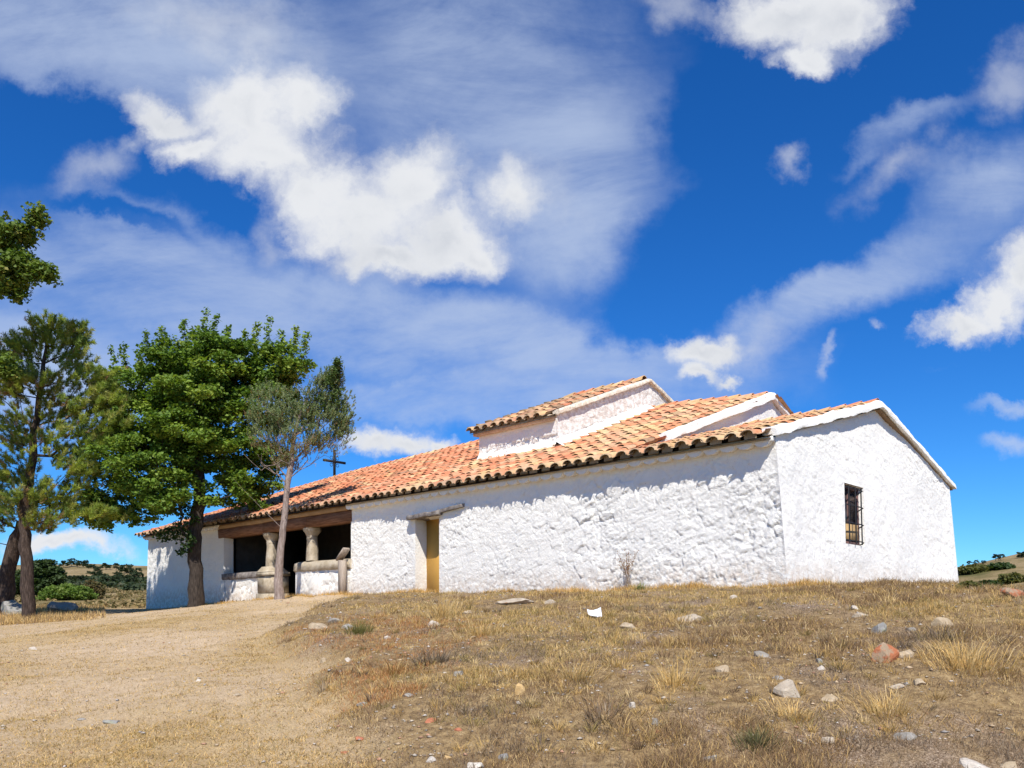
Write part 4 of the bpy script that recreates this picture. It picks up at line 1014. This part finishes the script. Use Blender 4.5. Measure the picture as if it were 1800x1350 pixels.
# ------------------------------------------------------------------ grass
STRAW = np.array([(.58, .375, .135), (.66, .445, .175), (.48, .30, .11), (.68, .50, .25)]); OLIVE = np.array([(.29, .21, .07), (.35, .26, .09), (.25, .19, .07)])
BROWN = np.array([(.24, .15, .08), (.18, .115, .065), (.30, .19, .10)]); GREY = np.array([(.24, .175, .115), (.33, .25, .17), (.15, .11, .08)]); RUST = np.array([(.42, .19, .07), (.34, .15, .055), (.50, .27, .12)])
def blades(mb, P, h, w, lean, c, bend=.5, az=None):
    N = len(P); a = RNG.uniform(0, 2*math.pi, N) if az is None else az; l = np.abs(lean)
    d = np.stack([np.cos(a)*l, np.sin(a)*l, np.ones(N)], 1); d /= np.linalg.norm(d, axis=1)[:, None]
    fa = RNG.uniform(0, 2*math.pi, N); sd = np.stack([np.cos(fa), np.sin(fa)*.4, np.zeros(N)], 1)
    hor = np.stack([np.cos(a), np.sin(a), -.35*np.ones(N)], 1)
    mid = P+d*(h*.55)[:, None]; tip = P+d*h[:, None]+hor*(h*bend*l)[:, None]*.6
    w = w[:, None]; V = np.stack([P-sd*w, P+sd*w, mid+sd*w*.75, mid-sd*w*.75, tip], 1).reshape(-1, 3)
    k = np.arange(N)[:, None]*5; q = np.concatenate([k+np.array([[0, 1, 2, 3]]), k+np.array([[3, 2, 4, 4]])])
    mb.add(V, q, np.repeat(c, 5, 0))
def clear(x, y):
    u, s = us(x, y); return ~((s > -.03) & (u > -.12)) & ~((u < 0) & (u > -.12) & (s > -.1)) & ~((u <= 0) & (y > 24))
def pick(pal, n): return pal[RNG.integers(0, len(pal), n)]*RNG.uniform(.75, 1.25, n)[:, None]
def grass_field():
    mb = MB()
    # bank: uneven dead grass in clumps
    N = 2400000; y = 5.2+26*RNG.random(N)**1.5; x = RNG.uniform(-.68, .68, N)*y
    ok = clear(x, y); x, y = x[ok], y[ok]; bk = bankmask(x, y)
    n1 = vnoise(x*.55, y*.55, 101)*.6+vnoise(x*1.4, y*1.4, 102)*.4; n2 = vnoise(x*3.2, y*3.2, 103); n3 = vnoise(x*.33+9, y*.33, 104)*.6+vnoise(x*.9, y*.9, 105)*.4
    dens = bk*np.clip((n2-.2)*1.7, .34, 1)*np.clip((n1-.2)*2.2, .5, 1)*np.clip(12/y, .45, 1)
    ok = RNG.random(len(x)) < dens*.72; x, y, n1, n2, n3 = x[ok], y[ok], n1[ok], n2[ok], n3[ok]; n = len(x); print('bank blades', n)
    z = terrain(x, y)-.01
    h = (.018+.075*RNG.random(n)**2.6)*(.35+1.25*n1)*(.6+.9*n2)
    r = RNG.random(n); c = pick(STRAW, n)
    olive = (n3 > .53) & (r < .45); c[olive] = pick(OLIVE, olive.sum())
    brown = ((n3 < .54) & (r < .8)) | (r < .12); c[brown] = pick(BROWN, brown.sum())
    grey = (n1 < .46) & (r > .4); c[grey] = pick(GREY, grey.sum())
    rp = ray_ground(585, 1150); rd = np.hypot((x-rp[0])*1.0, (y-rp[1])*.5); rust = (rd < 1.3+vnoise(x*2, y*2, 7)) & (r < .8); c[rust] = pick(RUST, rust.sum())
    blades(mb, np.stack([x, y, z], 1), h, (.0016+.0014*RNG.random(n))*(.6+y/14), RNG.gamma(2, .38, n), c)
    # uneven clumps of every size
    M = 15000; y = 6.0+24*RNG.random(M)**1.4; x = RNG.uniform(-.6, .68, M)*y
    ok = clear(x, y); x, y = x[ok], y[ok]; q = vnoise(x*.5, y*.5, 140)*.6+vnoise(x*1.3, y*1.3, 141)*.4
    ok = RNG.random(len(x)) < bankmask(x, y)*np.clip((q-.22)*2.6, .12, 1)*np.clip(11/y, .4, 1)*.55; x, y, q = x[ok], y[ok], q[ok]; M = len(x)
    k = RNG.integers(14, 44, M); i = np.repeat(np.arange(M), k); n = len(i); print('clump blades', n)
    R_ = (.03+.09*RNG.random(M)**1.5)[i]; a = RNG.uniform(0, 2*math.pi, n); rr = R_*np.sqrt(RNG.random(n)); bx = x[i]+rr*np.cos(a); by = y[i]+rr*np.sin(a)
    H = ((.035+.14*RNG.random(M)**2.4)*(.55+.9*q))[i]*(.4+.65*RNG.random(n))
    pal = np.concatenate([STRAW, STRAW, STRAW*.8, OLIVE, BROWN, GREY]); c = pal[RNG.integers(0, len(pal), M)][i]*RNG.uniform(.7, 1.25, n)[:, None]
    blades(mb, np.stack([bx, by, terrain(bx, by)-.008], 1), H, (.0016+.0012*RNG.random(n))*(.6+by/14), np.abs(RNG.normal(.25, .35, n))+rr/R_*.5, c, .6, a+RNG.normal(0, .5, n))
    # path: short trodden turf
    N = 1900000; y = 5.2+31*RNG.random(N)**1.5; x = RNG.uniform(-.68, .25, N)*y
    ok = clear(x, y); x, y = x[ok], y[ok]; bk = bankmask(x, y)
    n1 = fbm(x*.35, y*.22, 77, 4)*2.2+.5; n2 = vnoise(x*2.6, y*2.6, 110)
    dens = (1-bk)*np.clip(1.12-n1, .38, 1)*np.clip(n2*1.4, .35, 1)*np.clip(13/y, .35, 1)
    ok = RNG.random(len(x)) < dens*.55; x, y, n2 = x[ok], y[ok], n2[ok]; n = len(x); print('path blades', n)
    c = pick(STRAW, n); r = RNG.random(n); o = r < .22; c[o] = pick(OLIVE, o.sum()); o = r > .86; c[o] = pick(BROWN, o.sum())
    blades(mb, np.stack([x, y, terrain(x, y)-.004], 1), (.012+.035*RNG.random(n)**2)*1.2, (.0018+.0014*RNG.random(n))*(.6+y/14), RNG.gamma(3, .5, n), c)
    # fringe at the foot of the walls
    N = 26000; u = RNG.uniform(-.5, 26, N); s = -.05-np.abs(RNG.normal(0, .25, N))
    g_ = np.zeros((N, 2)); g_[:, 0] = P0[0]+u*UD[0]+s*SD[0]; g_[:, 1] = P0[1]+u*UD[1]+s*SD[1]
    k2 = RNG.uniform(-.3, 10.8, N//2); j2 = -.10-np.abs(RNG.normal(0, .28, N//2)); g2 = np.stack([P0[0]+j2*UD[0]+k2*SD[0], P0[1]+j2*UD[1]+k2*SD[1]], 1)
    g_ = np.concatenate([g_, g2]); u = np.concatenate([u, -k2]); cl = vnoise(u*1.6, u*0, 120)*.6+vnoise(u*4, u*0, 121)*.4
    ok = RNG.random(len(g_)) < np.clip((cl-.28)*2.6, .05, 1); g_, cl = g_[ok], cl[ok]; n = len(g_)
    c = pick(STRAW*np.array((1.05, .95, .8)), n); r = RNG.random(n); o = r < .18; c[o] = pick(OLIVE, o.sum()); o = r > .85; c[o] = pick(BROWN, o.sum())
    blades(mb, np.stack([g_[:, 0], g_[:, 1], terrain(g_[:, 0], g_[:, 1])-.01], 1), (.05+.13*RNG.random(n)**1.6)*(.4+cl), .003+.002*RNG.random(n), RNG.gamma(2, .22, n), c)
    # grass about the pines and boulders
    N = 30000; y = RNG.uniform(24, 40, N); x = RNG.uniform(-.66, -.50, N)*y
    q = vnoise(x*.8, y*.8, 130); ok = (q > .4) & (x < -.5*y-RNG.normal(0, 1.0, N)-.6*vnoise(x, y, 131)+.3); x, y, q = x[ok], y[ok], q[ok]; n = len(x)
    blades(mb, np.stack([x, y, terrain(x, y)], 1), (.08+.25*RNG.random(n)**2)*(.3+q), .005+.004*RNG.random(n), RNG.gamma(2, .3, n), pick(np.concatenate([STRAW, BROWN]), n))
    tag(mb.build('dry_grass', M_GRASS), 'sun bleached dry grass covering the slope, the path edges and wall foot', 'grass', kind='stuff')
grass_field()
def tuft(name, px, py, hpx, wpx, n, pal, label, cat='grass tuft', lean=.35, width=.0035, heads=None, group=None, seeds=0):
    p = ray_ground(px, py); k = p[1]/F; H = hpx*k; W = wpx*k/2; b = MB()
    a = RNG.uniform(0, 2*math.pi, n); r = W*np.sqrt(RNG.random(n))*np.where(RNG.random(n) < .5, .4, 1.1); x = r*np.cos(a); y = r*np.sin(a)
    z = terrain(x+p[0], y+p[1])-p[2]-.01
    h = H*(.15+.9*RNG.random(n)**1.8); l = np.abs(RNG.normal(0, lean, n))+.4*r/max(W, 1e-3)*W/H
    blades(b, np.stack([x, y, z], 1), h, width*(.7+.6*RNG.random(n)), l, pick(np.asarray(pal), n), .6, a+RNG.normal(0, .5, n))
    o = b.build(name, M_GRASS)
    o.location = tuple(p); tag(o, label, cat, group)
    return o, p, H, W
GT = 'taller grass tufts on the slope'
tuft('grass_tuft', 632, 1113, 30, 44, 380, [(.12, .12, .03), (.16, .15, .045), (.22, .18, .06)], 'small dark green grass tuft beside the slanting grey stone', group=GT)
tuft('grass_tuft', 778, 1085, 58, 60, 420, STRAW*.9, 'tallest dry tuft, wispy straw stems before the yellow door', group=GT, lean=.42, width=.003)
tuft('grass_tuft', 845, 1115, 42, 90, 420, STRAW*.85, 'broad straw tuft on slope between door and bedrock slab', group=GT, lean=.5, width=.003)
tuft('grass_tuft', 1185, 1205, 66, 70, 380, STRAW, 'pale arching tuft of long stems in the middle of right slope', group=GT, lean=.5, width=.0026)
tuft('grass_tuft', 1700, 1170, 70, 130, 700, STRAW, 'wide pale tussock of long dry stems near the right edge', group=GT, lean=.45, width=.0028)
tuft('grass_tuft', 1010, 1195, 46, 120, 520, STRAW*.8, 'low wide straw tuft right of the small white pebble', group=GT, lean=.55, width=.0026)
tuft('grass_tuft', 690, 1185, 40, 80, 480, np.concatenate([RUST, STRAW*.8]), 'russet tuft at the edge of the rust coloured litter', group=GT, lean=.6, width=.0028)
tuft('grass_tuft', 1395, 1262, 34, 130, 700, STRAW*1.05, 'matted golden tuft just under the rust stained pale rock', group=GT, lean=.8, width=.0028)
tuft('grass_tuft', 521, 1046, 22, 26, 160, [(.10, .09, .03), (.18, .15, .06)], 'dark grass tuft in the porch entrance beside the juniper trunk', group=GT)
tuft('grass_tuft', 1330, 1308, 40, 70, 420, [(.10, .10, .035), (.14, .13, .05), (.24, .20, .10)], 'dark green twiggy tuft low on the right slope', group=GT, lean=.5)
tuft('grass_tuft', 1655, 1125, 40, 90, 420, GREY, 'grey dead tuft below the angular beige rock', group=GT, lean=.7)
tuft('grass_tuft', 760, 1165, 40, 140, 620, GREY*.8, 'dark grey brown dead scrub patch below the doorway', group=GT, lean=.8)
tuft('grass_tuft', 1060, 1262, 34, 150, 620, np.concatenate([BROWN, GREY]), 'dark brown matted tuft below the small angular pale stone', group=GT, lean=.8)
tuft('grass_tuft', 1560, 1255, 50, 160, 700, np.concatenate([STRAW, STRAW*.8]), 'broad straw tussock low on slope under the rusty rock', group=GT, lean=.6, width=.0026)
# tall dry weed against the wall
def weed(px, py, hpx, label):
    x_ = P0[0]+3.6*UD[0]-.22*SD[0]; y_ = P0[1]+3.6*UD[1]-.22*SD[1]      # just off the long wall
    p = np.array((x_, y_, float(terrain(x_, y_)))); k = p[1]/F; H = hpx*k; b = MB(); hd = MB(); print('weed px', CX+F*p[0]/p[1], HY-F*(p[2]-EYE)/p[1])
    for _ in range(14):
        a = RNG.uniform(0, 6.28); l = RNG.uniform(.05, .55); h = H*RNG.uniform(.6, 1.05); tip = np.array((math.cos(a)*l*h*.8, math.sin(a)*l*h*.3, h)); q = tip*.5*np.array((.7, .7, 1.1)); r0 = np.array((RNG.normal(0, .05), RNG.normal(0, .03), -.03))
        b.tube([r0, q, tip], [.005, .004, .002], 4, (.40, .30, .22))
        for _ in range(9):
            t = RNG.uniform(.5, 1.02); c = q+(tip-q)*((t-.5)*2)+RNG.normal(0, .03, 3)
            b.tube([q+(tip-q)*max(0, (t-.62)*2), c], [.002, .0015], 3, (.42, .32, .22)); hd.tube([c-np.array((0, 0, .012)), c, c+np.array((0, 0, .014))], [.003, .011, .003], 5, (.34, .17, .08))
    root = tag(empty('weed', tuple(p)), label, 'weed'); b.build('stem', M_GRASS, root); tag(hd.build('seed_heads', M_GRASS, root), kind='stuff')
weed(1104, 1034, 74, 'tall dry weed with brown seed heads against the rubble wall')
tuft('weed', 1124, 1036, 18, 36, 120, [(.20, .22, .09), (.28, .28, .12)], 'low pale green leafy weed at the rubble wall foot', 'weed', lean=.6, width=.010)

# ------------------------------------------------------------------ sky
w = bpy.data.worlds.new('World'); SC.world = w; w.use_nodes = True
t = NT(w.node_tree); bg = t.N['Background']
sky = t.node('ShaderNodeTexSky'); sky.sky_type = 'NISHITA'; sky.sun_disc = False
sky.sun_elevation = R(SUN_EL); sky.sun_rotation = R(180+SUN_AZ); sky.altitude = 1200; sky.air_density = 1.0; sky.dust_density = .3; sky.ozone_density = 3.0
gen = t.node('ShaderNodeTexCoord').outputs['Generated']; sp = t.node('ShaderNodeSeparateXYZ'); t.L.new(gen, sp.inputs[0])
yy = t.m('MAXIMUM', sp.outputs[1], .08); X = t.m('DIVIDE', sp.outputs[0], yy); Z = t.m('DIVIDE', sp.outputs[2], yy)
cv = t.node('ShaderNodeCombineXYZ'); t.L.new(X, cv.inputs[0]); t.L.new(Z, cv.inputs[1]); P2 = cv.outputs[0]
# warp so that edges billow
def vmul(v, s, off=(0, 0, 0), rot=0):
    mp = t.node('ShaderNodeMapping'); mp.inputs['Scale'].default_value = s; mp.inputs['Location'].default_value = off; mp.inputs['Rotation'].default_value = (0, 0, rot); t.L.new(v, mp.inputs[0]); return mp.outputs[0]
wn = t.noise(P2, 7.0, 8, .62, 'Color')
va = t.node('ShaderNodeVectorMath', operation='SUBTRACT'); t.L.new(wn, va.inputs[0]); va.inputs[1].default_value = (.5, .5, .5)
vb = t.node('ShaderNodeVectorMath', operation='SCALE'); t.L.new(va.outputs[0], vb.inputs[0]); vb.inputs["Scale"].default_value = .14
vc = t.node('ShaderNodeVectorMath', operation='ADD'); t.L.new(P2, vc.inputs[0]); t.L.new(vb.outputs[0], vc.inputs[1]); PW = vc.outputs[0]
def ell(v, cx, cy, rx, ry, rot=0):
    """1 at the middle, 0 on the rim of an ellipse given in photo pixels"""
    c = t.node('ShaderNodeVectorMath', operation='SUBTRACT'); t.L.new(v, c.inputs[0]); c.inputs[1].default_value = ((cx-CX)/F, (HY-cy)/F, 0)
    m_ = t.node('ShaderNodeMapping', vector_type='TEXTURE'); m_.inputs['Rotation'].default_value = (0, 0, R(rot)); m_.inputs['Scale'].default_value = (rx/F, ry/F, 1); t.L.new(c.outputs[0], m_.inputs[0])
    l = t.node('ShaderNodeVectorMath', operation='LENGTH'); t.L.new(m_.outputs[0], l.inputs[0]); return t.m('SUBTRACT', 1, l.outputs['Value'])
def union(lst, v, k=.18):
    o = None
    for e in lst:
        f = ell(v, *e[:5])
        if len(e) > 5: f = t.m('ADD', f, e[5])
        o = f if o is None else t.m('SMOOTH_MAX', o, f, k)
    return o
CUM = [(430, 190, 125, 88, 0), (525, 175, 78, 62, 0), (285, 200, 95, 42, -10, -.1), (330, 262, 62, 40, 0), (480, 262, 135, 78, 0), (575, 320, 125, 78, 0), (725, 312, 100, 72, 0), (655, 378, 155, 85, 0), (770, 400, 110, 75, 0), (690, 442, 120, 42, 0), (828, 425, 62, 45, 0), (900, 355, 70, 62, 0, -.22),
       (1400, 15, 150, 72, 0), (1485, 45, 95, 62, 0), (1432, 100, 62, 32, 0), (1680, 566, 78, 34, 25), (1745, 520, 88, 52, 35), (1810, 470, 100, 66, 35), (1242, 604, 60, 36, 0), (1236, 646, 52, 18, 0, -.1), (1285, 652, 26, 16, 0, -.2),
       (700, 792, 85, 32, 0), (640, 792, 50, 30, 0), (765, 790, 40, 20, 0, -.1), (130, 957, 105, 26, 0), (80, 960, 60, 22, 0)]
FAINT = [(1372, 253, 40, 36, 30), (1775, 130, 85, 75, 30), (1775, 775, 70, 30, 0), (165, 285, 95, 55, 15), (225, 245, 60, 30, 20), (470, 400, 50, 60, 20), (380, 50, 190, 75, -10), (930, 350, 110, 80, -30), (1545, 588, 26, 14, 0), (1180, 20, 90, 50, 0), (1310, 600, 90, 70, 0), (1160, 15, 70, 30, 0), (1450, 640, 18, 40, -30), (1590, 300, 140, 60, 20)]
cf = union(CUM, PW, .45)
fb = t.noise(P2, 9, 8, .58)
dens = t.m('ADD', cf, t.m('MULTIPLY', t.m('SUBTRACT', fb, .5), .85))
front = t.rng(sp.outputs[1], .12, .3)
fb2 = t.noise(PW, 17, 7, .62)
dens = t.m('ADD', dens, t.m('MULTIPLY', t.m('SUBTRACT', fb2, .5), .9))
cum = t.m('MULTIPLY', t.rng(dens, -.24, .66), front)
fd = t.m('ADD', union(FAINT, PW, .15), t.m('MULTIPLY', t.m('SUBTRACT', fb, .5), 2.2))
faint = t.m('MULTIPLY', t.m('MULTIPLY', t.rng(fd, .0, 1.2), .5), front)
# light side of the billows faces the sun, undersides are greyer
fo = t.noise(vmul(P2, (1, 1, 1), (0.012, -.030, 0)), 9, 8, .58)
lightv = t.m('ADD', t.m('MULTIPLY', t.m('SUBTRACT', fb, fo), 1.0), t.m('MULTIPLY', t.noise(P2, 5.5, 4, .5), 1.0))
thick = t.rng(dens, .4, 1.5)
lightv = t.m('SUBTRACT', lightv, t.m('MULTIPLY', thick, .22))
lo_ = t.m('SUBTRACT', t.noise(PW, 3.6, 3, .5), t.noise(vmul(PW, (1, 1, 1), (.015, -.055, 0)), 3.6, 3, .5))
lightv = t.m('ADD', t.m('MULTIPLY', lo_, 1.7), t.m('ADD', t.m('MULTIPLY', t.m('SUBTRACT', fb, fo), .45), t.m('SUBTRACT', .62, t.m('MULTIPLY', thick, .35))))
ccol = t.mix(t.rng(lightv, .05, .72), (4.9, 5.2, 5.8), (7.0, 7.15, 7.45))
# cirrus veils: long streaks, faint
VE = [(240, 60, 520, 170, -8, .1), (880, 180, 380, 260, -35, .1), (1010, 380, 230, 190, -45, .0), (420, 520, 720, 110, -12, .15), (900, 600, 520, 90, -6, .15), (1480, 500, 420, 75, 20, .0), (1740, 330, 180, 110, 25, -.15), (760, 700, 460, 60, 3, .1), (60, 640, 300, 160, 0, .05), (1650, 655, 260, 30, 12, -.3), (300, 420, 320, 60, -22, -.05), (1560, 230, 240, 60, 25, -.25), (1780, 690, 120, 30, 8, -.2)]
CLEAR = [(1290, 430, 270, 105, 24), (1120, 560, 110, 50, 20), (1370, 200, 190, 95, 10), (110, 215, 190, 55, -14), (390, 330, 110, 42, -28), (1690, 640, 200, 55, 10), (1640, 60, 120, 90, 0), (230, 385, 130, 22, -22)]
vf = t.m('SUBTRACT', union(VE, PW, .3), t.m('MULTIPLY', t.rng(union(CLEAR, PW, .2), -.45, .6), .72))
st1 = t.noise(vmul(P2, (1.1, 2.8, 1), (0, 0, 0), R(16)), 2.4, 9, .64, dist=.5); st2 = t.noise(vmul(P2, (1.0, 2.4, 1), (3, 1, 0), R(-28)), 2.8, 9, .66, dist=.5)
st = t.m('ADD', t.m('MULTIPLY', st1, .5), t.m('MULTIPLY', st2, .5))
veil = t.m('MULTIPLY', t.m('MULTIPLY', t.rng(vf, -.15, .75), t.rng(st, .22, .64)), front)
veil = t.m('MULTIPLY', veil, .74)
hs = t.node('ShaderNodeHueSaturation'); hs.inputs['Saturation'].default_value = 1.30; hs.inputs['Value'].default_value = 1.12; t.L.new(sky.outputs[0], hs.inputs['Color'])
skyc = t.mix(1.0, hs.outputs[0], (.40, .80, 1.16), 'MULTIPLY')
c = t.mix(veil, skyc, (4.6, 5.45, 7.1)); c = t.mix(faint, c, (6.0, 6.3, 6.9)); c = t.mix(cum, c, ccol)
t.L.new(c, bg.inputs[0]); bg.inputs[1].default_value = .10

# ------------------------------------------------------------------ sun, camera, view
sl = bpy.data.lights.new('sun', 'SUN'); sl.energy = 5.0; sl.angle = R(.53); sl.color = (1, .955, .88)
so = bpy.data.objects.new('sun', sl); COL.objects.link(so); so.rotation_euler = (R(90-SUN_EL), 0, R(SUN_AZ)); so.location = (0, -30, 40)
cam = bpy.data.cameras.new('camera'); co = bpy.data.objects.new('camera', cam); COL.objects.link(co); SC.camera = co
co.location = (0, 0, EYE); co.rotation_euler = (R(90), 0, 0)
cam.sensor_width = 36; cam.lens = F/1800*36; cam.shift_y = (HY-675)/1800; cam.clip_end = 6000; cam.clip_start = .05
SC.view_settings.view_transform = 'Standard'; SC.view_settings.look = 'None'; SC.view_settings.gamma = 1; SC.view_settings.exposure = .22
